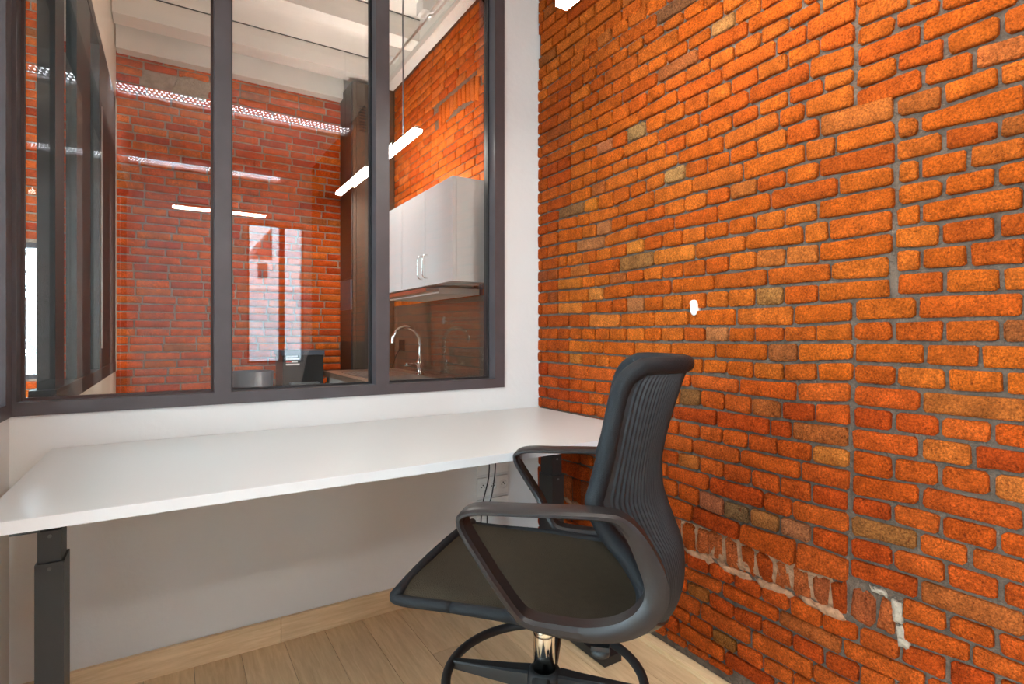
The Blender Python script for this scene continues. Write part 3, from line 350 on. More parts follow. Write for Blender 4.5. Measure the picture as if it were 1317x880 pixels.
# courses outside the view: above, below and behind
def courses(zs, u0, u1, rnd, L=.195, Hd=.0955, gap=.009):
    out = []
    for k, (zb, zt) in enumerate(zs):
        u = u0 - rnd.uniform(0, .1); i = 0
        while u < u1:
            l = (L if k % 2 else Hd)*rnd.uniform(.95, 1.05); a, b = max(u, u0), min(u+l, u1)
            if b-a > .02: out.append(((a+gap/2, b-gap/2, zb, zb, zt-gap, zt-gap), rnd.uniform(-.001, .002)))
            u += l
    return out
ZR = [1.812,1.764,1.729,1.67,1.619,1.571,1.513,1.467,1.419,1.369,1.318,1.267,1.211,1.159,1.107,1.056,1.002,.95,.898,.846,.796,.734,.68,.629,.579,.527,.473,.424,.383,.322,.276,.224,.172,.12,.068,.018]
up = [2.066+.0508*i for i in range(20) if 2.066+.0508*(i+1) < CZ+.01]
f1 = courses([(ZR[i+1], ZR[i]) for i in range(len(ZR)-1)]+[(1.812+.0508*i, 1.863+.0508*i) for i in range(5)], BY, .293, rnd)
f1 += courses([(2.235+.0508*i, 2.286+.0508*i) for i in range(16)], BY, WY, rnd)+courses([(2.066, 2.117), (2.117, 2.168), (2.168, 2.235)], BY, .293, rnd)
brick_heap(PR, f1, M['brick'], wall_right, rnd, .018, [colour(rnd, BC) for _ in f1], simple=True)
def blob(name, P, cu, cz, pts, x, m, parent, thick=.006, seed=1):
    r = random.Random(seed); bm = bmesh.new(); N = len(pts)
    O = [bm.verts.new(P(cu+a, -.012, cz+b)) for a, b in pts]; I = [bm.verts.new(P(cu+a*.93, x+thick*.5, cz+b*.93)) for a, b in pts]
    J = [bm.verts.new(P(cu+a*.6, x+thick+r.uniform(-.001, .001), cz+b*.6)) for a, b in pts]; c = bm.verts.new(P(cu, x+thick, cz))
    for A, B in ((O, I), (I, J)):
        for k in range(N): bm.faces.new((A[k], A[(k+1) % N], B[(k+1) % N], B[k]))
    for k in range(N): bm.faces.new((J[k], J[(k+1) % N], c))
    return obj(name, bm, m, parent, smooth=True)
b_ = blob('plaster_patch', PR, 1.160, 1.154, [(-.013,-.010),(-.010,-.022),(.0,-.027),(.008,-.022),(.014,-.012),(.013,.004),(.017,.017),(.011,.026),(.0,.028),(-.010,.024),(-.015,.010)], .002, M['chip'], wall_right)
b_['label'] = 'small white plaster chip'
def ragged(u0, u1, z0, z1, n, r, j=.006):
    L = []
    for k in range(n): L.append((u0+(u1-u0)*k/n, z0+r.uniform(-j, j)))
    for k in range(n): L.append((u1-(u1-u0)*k/n, z1+r.uniform(-j, j)))
    cu, cz = (u0+u1)/2, (z0+z1)/2
    return cu, cz, [(a-cu, b-cz) for a, b in L]
r_ = random.Random(4)
for (u0, u1, z0, z1) in ((.578, .600, .405, .450), (.566, .590, .350, .398), (.61, .65, .455, .466)):
    cu, cz, L = ragged(u0, u1, z0, z1, 6, r_, .004); L = [(a*(1+r_.uniform(-.05, .25)), c) for a, c in L]; o = blob('plaster_patch', PR, cu, cz, L, -.003, M['plaster'], wall_right, .003, 3); o['label'] = 'rough grey-white plaster filling'
# pale lime mortar left between and under the upright bricks
for i in range(9):
    a = .70+i*.128; cu, cz, L = ragged(a, a+.128, .352, .372, 6, r_, .004)
    blob('mortar_ledge', PR, cu, cz, L, -.0065, M['pinkplaster'], wall_right, .009, i)
cu, cz, L = ragged(.70, 1.80, .372, .455, 24, r_, .003); blob('mortar_bed', PR, cu, cz, L, -.0115, M['pinkplaster'], wall_right, .003, 2)

# ------------------------------------------------------------------ window wall (faces -y at WY)
bmw = boxes((LX-.1, WX+.02, WY, WY+.10, 0, .838), (1.2336, WX+.02, WY, WY+.10, .838, CZ), (LX-.1, 1.2336, WY, WY+.10, 2.80, CZ))
struct(obj('wall_front', bmw, M['white'])) 
win = struct(bpy.data.objects.new('window_1', None)); C.objects.link(win); win.location = (0, WY, .838)
d0, d1 = WY-.006, WY+.095
fr = lambda n, *a: obj(n, bx(*a), M['frame'], win, bevel=.0015)
fr('bottom_rail', LX+.001, 1.2336, d0, d1, .838, .877); fr('top_rail', LX+.001, 1.2336, d0, d1, 2.76, 2.80)
fr('jamb', LX+.001, -.372, d0, d1, .877, 2.76); fr('jamb', 1.186, 1.2336, d0, d1, .877, 2.76)
fr('mullion', .117, .166, d0, d1, .877, 2.76); fr('mullion', .659, .7114, d0, d1, .877, 2.76)
gy = WY+.062
for a, b in ((-.372, .117), (.166, .659), (.7114, 1.186)):
    obj('pane', bx(a, b, gy, gy+.006, .877, 2.76), M['glass'], win)
    obj('glazing_bead', boxes((a, a+.008, gy-.016, gy-.001, .877, 2.76), (b-.008, b, gy-.016, gy-.001, .877, 2.76), (a+.008, b-.008, gy-.016, gy-.001, .877, .885)), M['reveal' if a < 0 else 'bead'], win)
# oak skirting on the window wall, two boards
base = struct(obj('baseboard_front', bx(LX, WX, WY-.006, WY, 0, .070), M['white']))
obj('board', bx(LX, .318, WY-.018, WY-.004, 0, .082), M['oakx'], base, bevel=.0015); obj('board', bx(.3195, WX, WY-.018, WY-.004, 0, .082), M['oakx'], base, bevel=.0015)
# ------------------------------------------------------------------ left wall: white below, glazed above
struct(obj('wall_left', boxes((LX-.08, LX, 1.15, WY, 0, .838), (LX-.08, LX, BY, WY, 2.54, CZ)), M['white']))
w2 = struct(bpy.data.objects.new('window_2', None)); C.objects.link(w2); w2.location = (LX, 0, .838)
fl = lambda n, *a: obj(n, bx(*a), M['frame'], w2, bevel=.0015)
fl('bottom_rail', LX-.07, LX+.006, 1.15, WY-.007, .838, .877); fl('top_rail', LX-.07, LX+.006, BY, WY-.007, 2.50, 2.54)
fl('corner_post', LX-.07, LX+.006, WY-.07, WY-.007, .877, 2.50); fl('floor_rail', LX-.05, LX-.01, BY, 1.15, 0, .03)
ys_ = [WY-.07, 1.15, .15, -.85, -1.75, BY]
for k, (a, b) in enumerate(zip(ys_, ys_[1:])):
    lo = b+.04; z0 = .877 if k == 0 else .03
    fl('mullion', LX-.05, LX-.01, b, lo, z0, 2.50); obj('pane', bx(LX-.04, LX-.034, lo, a, z0, 2.50), M['glass2'], w2)
# ------------------------------------------------------------------ back wall with a daylight window
bw = [(-.62, .72, BY-.15, BY, 0, CZ), (AX-.1, -2.2, BY-.15, BY, 0, CZ), (-2.2, -.62, BY-.15, BY, 0, .12), (-2.2, -.62, BY-.15, BY, 2.75, CZ), (1.33, WX+.15, BY-.15, BY, 0, CZ), (.72, 1.33, BY-.15, BY, 0, .74), (.72, 1.33, BY-.15, BY, 2.35, CZ)]
struct(obj('wall_back', boxes(*bw), M['white']))
w3 = struct(bpy.data.objects.new('window_3', None)); C.objects.link(w3); w3.location = (1.0, BY, .74)
f3 = lambda n, *a: obj(n, bx(*a), M['frame'], w3)
f3('jamb', .72, .74, BY-.1, BY-.02, .74, 2.35); f3('jamb', 1.31, 1.33, BY-.1, BY-.02, .74, 2.35); f3('mullion', 1.060, 1.118, BY-.1, BY-.02, .76, 2.33)
f3('bottom_rail', .74, 1.31, BY-.1, BY-.02, .74, .76); f3('top_rail', .74, 1.31, BY-.1, BY-.02, 2.33, 2.35)
obj('pane', bx(.74, 1.06, BY-.07, BY-.064, .76, 2.33), M['glass2'], w3); obj('pane', bx(1.118, 1.31, BY-.07, BY-.064, .76, 2.33), M['glass2'], w3)
portal((1.025, BY-.16, 1.545), (math.pi/2, 0, math.pi), .59, 1.6)
w10 = struct(bpy.data.objects.new('window_10', None)); C.objects.link(w10); w10.location = (-1.4, BY, .12)
for a in (-2.2, -1.43, -.66): obj('mullion', bx(a, a+.04, BY-.1, BY-.03, .12, 2.75), M['frame'], w10)
for a in (-2.16, -1.39):
    for c, d in ((.12, .16), (2.71, 2.75)): obj('rail', bx(a, a+.73, BY-.1, BY-.03, c, d), M['frame'], w10)
    obj('pane', bx(a, a+.73, BY-.07, BY-.064, .16, 2.71), M['glass2'], w10)
portal((-1.41, BY-.16, 1.43), (math.pi/2, 0, math.pi), 1.58, 2.63)
# ------------------------------------------------------------------ neighbouring room on the left: unseen street windows added to bring in more daylight
wl = [(AX-.15, AX, BY, FY+.2, 0, .3), (AX-.15, AX, BY, FY+.2, 2.8, CZ)]
for a, b in ((BY, -2.2), (-.65, -.45), (1.1, 1.3), (2.85, 3.0), (4.1, FY+.2)): wl.append((AX-.15, AX, a, b, .3, 2.8))
struct(obj('wall_outer_left', boxes(*wl), M['white']))
for i, (a, b) in enumerate(((-2.2, -.65), (-.45, 1.1), (1.3, 2.85), (3.0, 4.1))):
    wn = struct(bpy.data.objects.new('window_%d' % (5+i), None)); C.objects.link(wn); wn.location = (AX, (a+b)/2, .8)
    for q in ((a, a+.04, .3, 2.8), (b-.04, b, .3, 2.8), ((a+b)/2-.025, (a+b)/2+.025, .34, 2.76)): obj('mullion', bx(AX-.1, AX-.03, *q), M['frame'], wn)
    for q in ((a+.04, b-.04, .3, .34), (a+.04, b-.04, 2.76, 2.8)): obj('rail', bx(AX-.1, AX-.03, *q), M['frame'], wn)
    for q in ((a+.04, (a+b)/2-.025, .34, 2.76), ((a+b)/2+.025, b-.04, .34, 2.76)): obj('pane', bx(AX-.07, AX-.065, *q), M['glass2'], wn)
    portal((AX-.16, (a+b)/2, 1.55), (0, -math.pi/2, 0), 2.5, b-a)
# ------------------------------------------------------------------ partition beyond the window wall (runs on from the left wall)
struct(obj('wall_partition', boxes((-.36, -.305, WY+.10, FY, 0, .84), (-.36, -.305, WY+.10, FY, 2.54, CZ)), M['beige']))
w4 = struct(bpy.data.objects.new('window_4', None)); C.objects.link(w4); w4.location = (-.33, 3.1, .84)
f4 = lambda n, *a: obj(n, bx(*a), M['pframe'], w4, bevel=.002)
f4('bottom_rail', -.365, -.300, WY+.10, FY-.06, .84, .90); f4('top_rail', -.355, -.302, WY+.10, FY-.06, 2.48, 2.54)
f4('post', -.350, -.306, 2.16, 2.32, .90, 2.48); f4('post', -.340, -.306, 2.60, 3.0, .90, 2.48); f4('post', -.330, -.302, 3.30, FY-.08, .90, 2.48)
for a, b in ((2.32, 2.60), (3.0, 3.30)): obj('pane', bx(-.328, -.322, a, b, .90, 2.48), M['glass2'], w4)
obj('handle', bx(-.300, -.294, 3.36, 3.38, 1.0, 2.2), M['alu'], w4)
obj('edge_trim', bx(-.345, -.298, FY-.08, FY-.05, .84, 2.54), M['beige'], w4)
# ------------------------------------------------------------------ far brick wall (faces -y at FY), with an opening to the street on the left
PF = lambda u, o, z: (u, FY-o, z)
rf = random.Random(21)
OW = (-.95, -.66, .80, 1.62)
struct(obj('wall_rear_left', boxes((AX, OW[0], FY+.008, FY+.15, 0, CZ), (OW[0], OW[1], FY+.008, FY+.15, 0, OW[2]), (OW[0], OW[1], FY+.008, FY+.15, OW[3], CZ), (OW[1], -.33, FY+.008, FY+.15, 0, CZ)), M['mortar2']))
wall_rear = mortar_sheet('wall_rear', PF, -.33, WX+.05, 0, CZ, -.0065, .14, M['mortar2'], n=(40, 60), amp=.001)
RC = [(.54,.078,.008), (.50,.062,.006), (.58,.094,.010), (.44,.045,.006), (.54,.078,.008), (.58,.115,.013)]
def split_field(zs, u0, u1, skip=None):
    o = courses(zs, u0, u1, rf, .19, .19, .010)
    return [t for t in o if not (skip and skip(t[0]))]
zs = [(.012+.0525*i, .012+.0525*(i+1)) for i in range(58)]
fw = split_field(zs, -.33, 1.12)
hole = lambda q: (abs((q[0]+q[1])/2-.075) < .20 and 2.66 < q[2] < 2.76)
fw = [t for t in fw if not hole(t[0])]
vis = sorted(fw, key=lambda t: -((t[0][2] > .70) + (t[0][2] < 2.83) + (t[0][1]-t[0][0])))
for (q, x) in vis[:300]: make_brick('brick', PF, q, x, .01, colour(rf, RC, .03), M['brick2'], wall_rear, rf, jit=.0015, rounding=.004, bev=.002)
brick_heap(PF, vis[300:], M['brick2'], wall_rear, rf, .01, [colour(rf, RC, .03) for _ in vis[300:]], simple=True)
cu, cz, L = ragged(-.02, .24, 2.66, 2.80, 6, r_, .012); o = blob('plaster_patch', PF, cu, cz, L, 0, M['plaster'], wall_rear, .006, 9); o['label'] = 'rough pale plaster patch'
ar = split_field(zs, AX, -.36, lambda q: q[1] > OW[0]-.01 and q[0] < OW[1]+.01 and q[5] > OW[2] and q[2] < OW[3])
brick_heap(PF, ar, M['brick2'], bpy.data.objects['wall_rear_left'], rf, .01, [colour(rf, RC, .03) for _ in ar], simple=True)
w9 = struct(bpy.data.objects.new('window_9', None)); C.objects.link(w9); w9.location = (-.8, FY, .8)
obj('jamb', bx(OW[0], OW[0]+.03, FY+.03, FY+.09, OW[2], OW[3]), M['frame'], w9); obj('jamb', bx(OW[1]-.03, OW[1], FY+.03, FY+.09, OW[2], OW[3]), M['frame'], w9)
obj('rail', bx(OW[0]+.03, OW[1]-.03, FY+.03, FY+.09, OW[2], OW[2]+.03), M['frame'], w9); obj('rail', bx(OW[0]+.03, OW[1]-.03, FY+.03, FY+.09, OW[3]-.03, OW[3]), M['frame'], w9)
obj('pane', bx(OW[0]+.03, OW[1]-.03, FY+.06, FY+.065, OW[2]+.03, OW[3]-.03), M['glass2'], w9)
# ------------------------------------------------------------------ kitchen side wall: same plane as the brick wall
wall_side = mortar_sheet('wall_side', PR, WY+.10, FY, 0, CZ, -.0085, .15, M['mortar'], n=(50, 60))
rs = random.Random(33)
sc_ = courses([(.012+.0525*i, .012+.0525*(i+1)) for i in range(55)], WY+.10, 3.93, rs, .195, .12, .009)
arch = lambda q: 2.62 < (q[0]+q[1])/2 < 3.12 and 2.33 < q[2] < 2.50
sc_ = [t for t in sc_ if not arch(t[0])]
u = 2.60
while u < 3.13:
    sc_.append(((u, u+.045, 2.345+.06*math.sin((u-2.6)*6), 2.345+.06*math.sin((u-2.555)*6), 2.50, 2.50), .002)); u += .054
SC = [(.42,.075,.006), (.39,.060,.005), (.46,.095,.010), (.35,.050,.005), (.42,.088,.014)]
vis = sorted(sc_, key=lambda t: -(3*(t[0][2] > 1.74)+(t[0][2] > .80)+(t[0][2] < 2.9)+(t[0][0] < 3.2)*.5+(t[0][1]-t[0][0])))
for (q, x) in vis[:300]: make_brick('brick', PR, q, x, .012, colour(rs, SC, .06), M['brick2'], wall_side, rs, jit=.002, rounding=.005, bev=.0025)
brick_heap(PR, vis[300:], M['brick2'], wall_side, rs, .012, [colour(rs, SC, .06) for _ in vis[300:]], simple=True)
# ------------------------------------------------------------------ ceiling
ceil = struct(obj('ceiling', bx(AX-.1, WX+.16, BY, FY+.1, CZ, CZ+.1), M['ceil']))
rb = random.Random(2)
yb = 4.04-.64*10
for i in range(11):
    y = yb+.64*i
    if y > BY+.1:
        for (a, b) in ((LX+.0, WX-.075),):
            if y < WY+.1 and y+.14 > WY: continue
            obj('beam', bx(a if y < WY else -.30, b, y-.14, y, 2.945, CZ), M['ceil'], ceil, bevel=.006)
obj('wall_plate', bx(-.30, WX-.06, FY-.09, FY-.008, 2.855, 3.02), M['ceil'], ceil, bevel=.004)
obj('cornice', bx(WX-.075, WX-.004, WY+.10, FY-.1, 2.905, CZ), M['ceil'], ceil, bevel=.003)
for y in (3.68, 3.05, 2.42): obj('beam_bracket', bx(WX-.16, WX-.075, y-.05, y+.05, 3.0, CZ), M['ply'], ceil)
obj('ceiling_board_joint', boxes(*[(-.30, WX-.075, 4.04-.64*i-.145-.008, 4.04-.64*i-.145, CZ-.004, CZ) for i in range(3)]), M['gap'], ceil)
t = thing('ceiling_conduit', (1.25, 2.4, CZ), 'thin grey metal conduit clipped under the white kitchen ceiling', 'conduit')
bm = bmesh.new(); tube(bm, spline([(1.29, 2.2, 2.93), (1.29, 2.9, 2.93), (1.27, 3.0, 2.93), (1.27, 3.9, 2.93)]), .008, 8); tube(bm, spline([(.9, 2.45, 2.932), (1.20, 2.45, 2.932), (1.262, 2.50, 2.932), (1.262, 2.9, 2.932)]), .007, 8); obj('pipe', bm, M['steel'], t, True)
# ------------------------------------------------------------------ pendant tube lamps
def pendant(x0, x1, y0, y1, z, label, wires, bend=False):
    t = thing('pendant_lamp', ((x0+x1)/2, (y0+y1)/2, z), label, 'lamp', group=None)
    obj('housing', boxes(((x0+x1)/2-.010, (x0+x1)/2+.010, y0, y1, z+.022, z+.036) if y1-y0 > x1-x0 else (x0, x1, (y0+y1)/2-.010, (y0+y1)/2+.010, z+.022, z+.036)), M['alu'], t)
    obj('light_tube', bx(x0, x1, y0, y1, z+(.007 if bend else 0), z+.021), M['tubek' if bend else 'tube'], t)
    obj('end_cap', boxes((x0-.001, x1+.001, y0-.004, y0, z-.001, z+.036), (x0-.001, x1+.001, y1, y1+.004, z-.001, z+.036)) if False else bx(x0, x1, y1, y1+.004, z, z+.036), M['alu'], t)
    for (wx, wy) in wires:
        bm = bmesh.new(); tube(bm, spline([(wx, wy, z+.035), (wx, wy, z+.5), (wx, wy, CZ-.02)] if not bend else [(wx, wy, z+.035), (wx, wy, z+.4), (wx, wy, CZ-.22), (wx+.01, wy-.02, CZ-.15), (wx+.06, wy-.05, CZ-.14)]), .0025 if not bend else .004, 6); obj('suspension_wire', bm, M['grey'], t, True)
    return t
pendant(1.010, 1.052, .16, 1.355, 2.09, 'slim bright tube lamp hanging by the orange brick wall, cut by the picture top', [(1.03, .35), (1.03, 1.2)])
pendant(1.027, 1.075, 2.58, 3.76, 2.09, 'slim bright tube lamp hanging from a wire in the kitchen behind the glass', [(1.05, 2.78)], True)
pendant(0.0, .68, -.97, -.84, 2.09, 'short bright tube lamp hanging behind the camera, seen mirrored in the window glass', [(.08, -.963), (.60, -.963)])
# ------------------------------------------------------------------ ceiling strip lights behind perforated metal, mirrored in the glass
def tray(y, z, x1, label):
    t = thing('louvre_lamp', (.5, y, z), label, 'lamp'); bm = bmesh.new(); x0, wd = LX+.02, .24; nx, ny = 109, 9
    for j in range(0, ny, 2): box(bm, x0, x1, y-wd/2+wd*j/ny, y-wd/2+wd*(j+1)/ny, z, z+.0015)
    for j in range(1, ny, 2):
        for i in range(0, nx, 2):
            o_ = (x1-x0)/nx if j % 4 == 3 else 0
            a, b = x0+(x1-x0)*i/nx+o_, min(x1, x0+(x1-x0)*(i+1)/nx+o_)
            if b > a: box(bm, a, b, y-wd/2+wd*j/ny, y-wd/2+wd*(j+1)/ny, z, z+.0015)
    obj('perforated_louvre', bm, M['galv'], t)
    obj('side_flange', bx(x0, x1, y-wd/2-.002, y-wd/2, z-.001, z+.03), M['galv'], t); obj('side_flange', bx(x0, x1, y+wd/2, y+wd/2+.002, z-.001, z+.03), M['galv'], t)
    obj('back_cover', bx(x0, x1, y-wd/2, y+wd/2, z+.028, z+.030), M['galv'], t); obj('light_strip', bx(x0+.01, x1-.01, y-.10, y+.10, z+.012, z+.018), M['louvre'], t)
    for x in (0, .8): obj('hanger', bx(x, x+.006, y-.003, y+.003, z+.03, CZ), M['galv'], t)
tray(-.83, 2.93, WX-.03, 'perforated ceiling light strip, the higher of the two mirrored in the glass')
tray(-2.1, 2.74, 1.0, 'perforated ceiling light strip near the back window, lower of the two mirrored in glass')
# ------------------------------------------------------------------ desk
t = thing('sit_stand_desk', (.55, 1.66, 0), 'long white sit-stand desk with charcoal telescopic legs under the window', 'desk')
obj('desktop', bx(-.294, 1.402, 1.282, 2.030, .716, .740), [M['desk']], t, bevel=.0012)
obj('edge_band', bx(-.295, 1.403, 1.2805, 1.2822, .7165, .7395), M['deskedge'], t)
for x0, k in ((-.264, 'legm'), (1.180, 'legk')):
    l = obj('leg', boxes((x0, x0+.052, 1.605, 1.69, .03, .548)), M[k], t, bevel=.002)
    obj('middle_tube', bx(x0+.004, x0+.047, 1.611, 1.684, .40, .620), M[k], l, bevel=.0015); obj('upper_tube', bx(x0+.008, x0+.042, 1.617, 1.678, .55, .700), M[k], l, bevel=.0015)
    for sy, sz in ((1.6115, .608), (1.6055, .535)):
        bm = bmesh.new(); cyl(bm, (x0+.026, sy, sz), (x0+.026, sy-.0025, sz), .004, 10); obj('screw', bm, M['grey'], l)
    obj('foot', bx(x0-.01, x0+.062, 1.31, 1.97, .004, .032), M[k], t, bevel=.004)
    obj('support_arm', bx(x0+.004, x0+.048, 1.36, 1.96, .690, .716), M[k], t)
obj('crossbar', boxes((-.212, 1.18, 1.63, 1.66, .694, .714)), M['legk'], t)
# ------------------------------------------------------------------ sockets under the desk, cables
t = thing('power_socket', (1.174, WY, .415), 'white triple wall socket plate under the desk at its right', 'socket')
obj('plate', bx(1.098, 1.250, WY-.009, WY, .377, .454), M['ply'], t, bevel=.002)
for x in (1.124, 1.174, 1.224):
    bm = bmesh.new(); seg = 20
    ro = [bm.verts.new((x+.019*math.cos(a), WY-.0095, .4155+.019*math.sin(a))) for a in [2*math.pi*k/seg for k in range(seg)]]
    ri = [bm.verts.new((x+.0165*math.cos(a), WY-.0125, .4155+.0165*math.sin(a))) for a in [2*math.pi*k/seg for k in range(seg)]]
    rj = [bm.verts.new((x+.016*math.cos(a), WY-.004, .4155+.016*math.sin(a))) for a in [2*math.pi*k/seg for k in range(seg)]]
    for A, B in ((ro, ri), (ri, rj)):
        for k in range(seg): bm.faces.new((A[k], A[(k+1) % seg], B[(k+1) % seg], B[k]))
    bm.faces.new(rj); s_ = obj('outlet', bm, M['ply'], t)
    bm = bmesh.new(); cyl(bm, (x-.0065, WY-.0055, .4155), (x-.0065, WY-.0098, .4155), .0026, 8); cyl(bm, (x+.0065, WY-.0055, .4155), (x+.0065, WY-.0098, .4155), .0026, 8); cyl(bm, (x, WY-.0055, .424), (x, WY-.0125, .424), .0026, 8)
    obj('socket_hole', bm, M['hole'], s_)
t = thing('wall_box', (1.174, WY, .50), 'blank white wall box above the triple socket plate under the desk', 'socket')
obj('plate', bx(1.098, 1.250, WY-.009, WY, .469, .535), M['ply'], t, bevel=.002)
t = thing('wall_box', (1.174, WY, .33), 'blank white wall box below the triple socket plate under the desk', 'socket')
obj('plate', bx(1.098, 1.250, WY-.009, WY, .285, .362), M['ply'], t, bevel=.002)
t = thing('power_cable', (1.13, 1.98, .10), 'pair of thin black cables hanging from the desk in front of the socket', 'cable')
bm = bmesh.new(); tube(bm, spline([(1.10, 1.94, .70), (1.113, 1.955, .56), (1.118, 1.97, .47), (1.09, 1.97, .36), (1.07, 1.95, .22), (1.09, 1.93, .02)]), .0028, 7); obj('cable', bm, M['black'], t, True)
bm = bmesh.new(); tube(bm, spline([(1.118, 1.94, .70), (1.140, 1.955, .58), (1.150, 1.97, .50), (1.135, 1.97, .40), (1.10, 1.95, .30), (1.12, 1.93, .02)]), .0028, 7); obj('cable', bm, M['black'], t, True)
# ------------------------------------------------------------------ office chair (local x = forward, local y = sitter's left; z from the floor)
PX, PY = .8315*.865, 1.1669*.865; SCL, ZOF = .865, .1445
chair = thing('office_chair', (PX, PY, 0), 'black office chair with ribbed back and looped armrests at the white desk', 'chair', math.atan2(.69, -.724))
OFF = .0987
def cobj(name, bm, m, parent=None, smooth=False, bevel=0, local=True, real=False):
    if not real:
        for v in bm.verts: v.co = v.co*SCL + Vector((0, 0, ZOF))
        bevel *= SCL
    return obj(name, bm, m, parent, smooth, bevel, True)
prof = [ # edge a,z | centre a,z | half width   (a = forward of the armrest line)
 (.208,.474, .208,.486, .240), (.204,.460, .205,.466, .252), (.077,.455, .10,.443, .252), (-.065,.450, -.06,.428, .254), (-.195,.440, -.20,.405, .255),
 (-.295,.446, -.335,.385, .254), (-.340,.483, -.405,.405, .252), (-.346,.532, -.436,.470, .250), (-.312,.594, -.438,.545, .247), (-.268,.645, -.420,.600, .242),
 (-.240,.700, -.397,.665, .238), (-.246,.735, -.388,.710, .235), (-.262,.795, -.388,.775, .230), (-.279,.880, -.408,.865, .222), (-.292,.938, -.428,.930, .212),
 (-.312,.975, -.442,.972, .198), (-.345,.997, -.455,.996, .180)]
SUB = 8
dense = spline([(p[0], p[1], 0) for p in prof], SUB), spline([(p[2], p[3], p[4]) for p in prof], SUB)
NP = len(dense[0])
def surf(i, w):
    e, c = dense[0][i], dense[1][i]; f = abs(w)**2.3
    return Vector((c.x+(e.x-c.x)*f+OFF-.022*(w+1)*max(0, 1-i/(4*SUB)), -w*c.z, c.y+(e.y-c.y)*f))
def normal(i, w):
    i0, i1 = max(0, i-1), min(NP-1, i+1); w0, w1 = max(-1, w-.02), min(1, w+.02)
    return (surf(i1, w)-surf(i0, w)).cross(surf(i, w1)-surf(i, w0)).normalized()
sgn = 1 if normal(3*SUB, 0).z < 0 else -1       # outward = away from the sitter
def shell(name, i0, i1, t_out, t_in, m, ribs=0, nw=48):
    bm = bmesh.new(); O = []; I = []
    ws = [-1+2*k/nw for k in range(nw+1)]
    for i in range(i0, i1+1):
        ro, ri = [], []
        for w in ws:
            p = surf(i, w); n = normal(i, w)*sgn
            e = (1-abs(w)**10)
            r = 0
            if ribs and abs(w) < .90:
                fade = min(1, (i-i0)/6, (i1-i)/5)
                r = .0017*(math.cos(ribs*math.pi*w))*max(0, fade)
            if ribs and abs(w) >= .90: r = -.002
            ro.append(bm.verts.new(p+n*(t_out*e+r))); ri.append(bm.verts.new(p-n*(t_in*e)))
        O.append(ro); I.append(ri)
    for a in range(len(O)-1):
        for k in range(nw): bm.faces.new((O[a][k], O[a][k+1], O[a+1][k+1], O[a+1][k])); bm.faces.new((I[a][k], I[a+1][k], I[a+1][k+1], I[a][k+1]))
        bm.faces.new((O[a][0], O[a+1][0], I[a+1][0], I[a][0])); bm.faces.new((O[a][nw], I[a][nw], I[a+1][nw], O[a+1][nw]))
    for k in range(nw): bm.faces.new((O[0][k], I[0][k], I[0][k+1], O[0][k+1])); bm.faces.new((O[-1][k], O[-1][k+1], I[-1][k+1], I[-1][k]))
    return cobj(name, bm, m, chair, True)
shell('seat', 0, 6*SUB+2, .005, .024, M['fabric'])
back = shell('backrest', 5*SUB-2, NP-1, .010, .002, M['mesh'], ribs=54, nw=540)
lin = shell('back_cushion', 6*SUB, NP-2, -.002, .020, M['fabric']); lin['label'] = 'black woven inner face of the backrest'
sh = shell('seat_shell', 2*SUB, 6*SUB, .016, -.007, M['arm']); sh['label'] = 'dark brown plastic under-seat shell'
bm = bmesh.new()
path = [surf(i, .995)+Vector((0, 0, 0)) for i in range(2*SUB, NP)] + [surf(NP-1, w)+Vector((.0, 0, .002)) for w in [.9-.1*k for k in range(19)]] + [surf(i, -.995) for i in range(NP-1, 2*SUB-1, -1)]
nn = len(path); tube(bm, path, [.0205-.0085*max(0, 1-min(k, nn-1-k)/(3.5*SUB)) for k in range(nn)], 14); cobj('edge_rim', bm, M['rim'], chair, True)
bm = bmesh.new(); path = [surf(i, .995) for i in range(2*SUB, 0, -1)]+[surf(0, w) for w in [.95-.1*k for k in range(20)]]+[surf(i, -.995) for i in range(1, 2*SUB+1)]
tube(bm, path, .0125, 12); cobj('seat_piping', bm, M['rim'], chair, True)
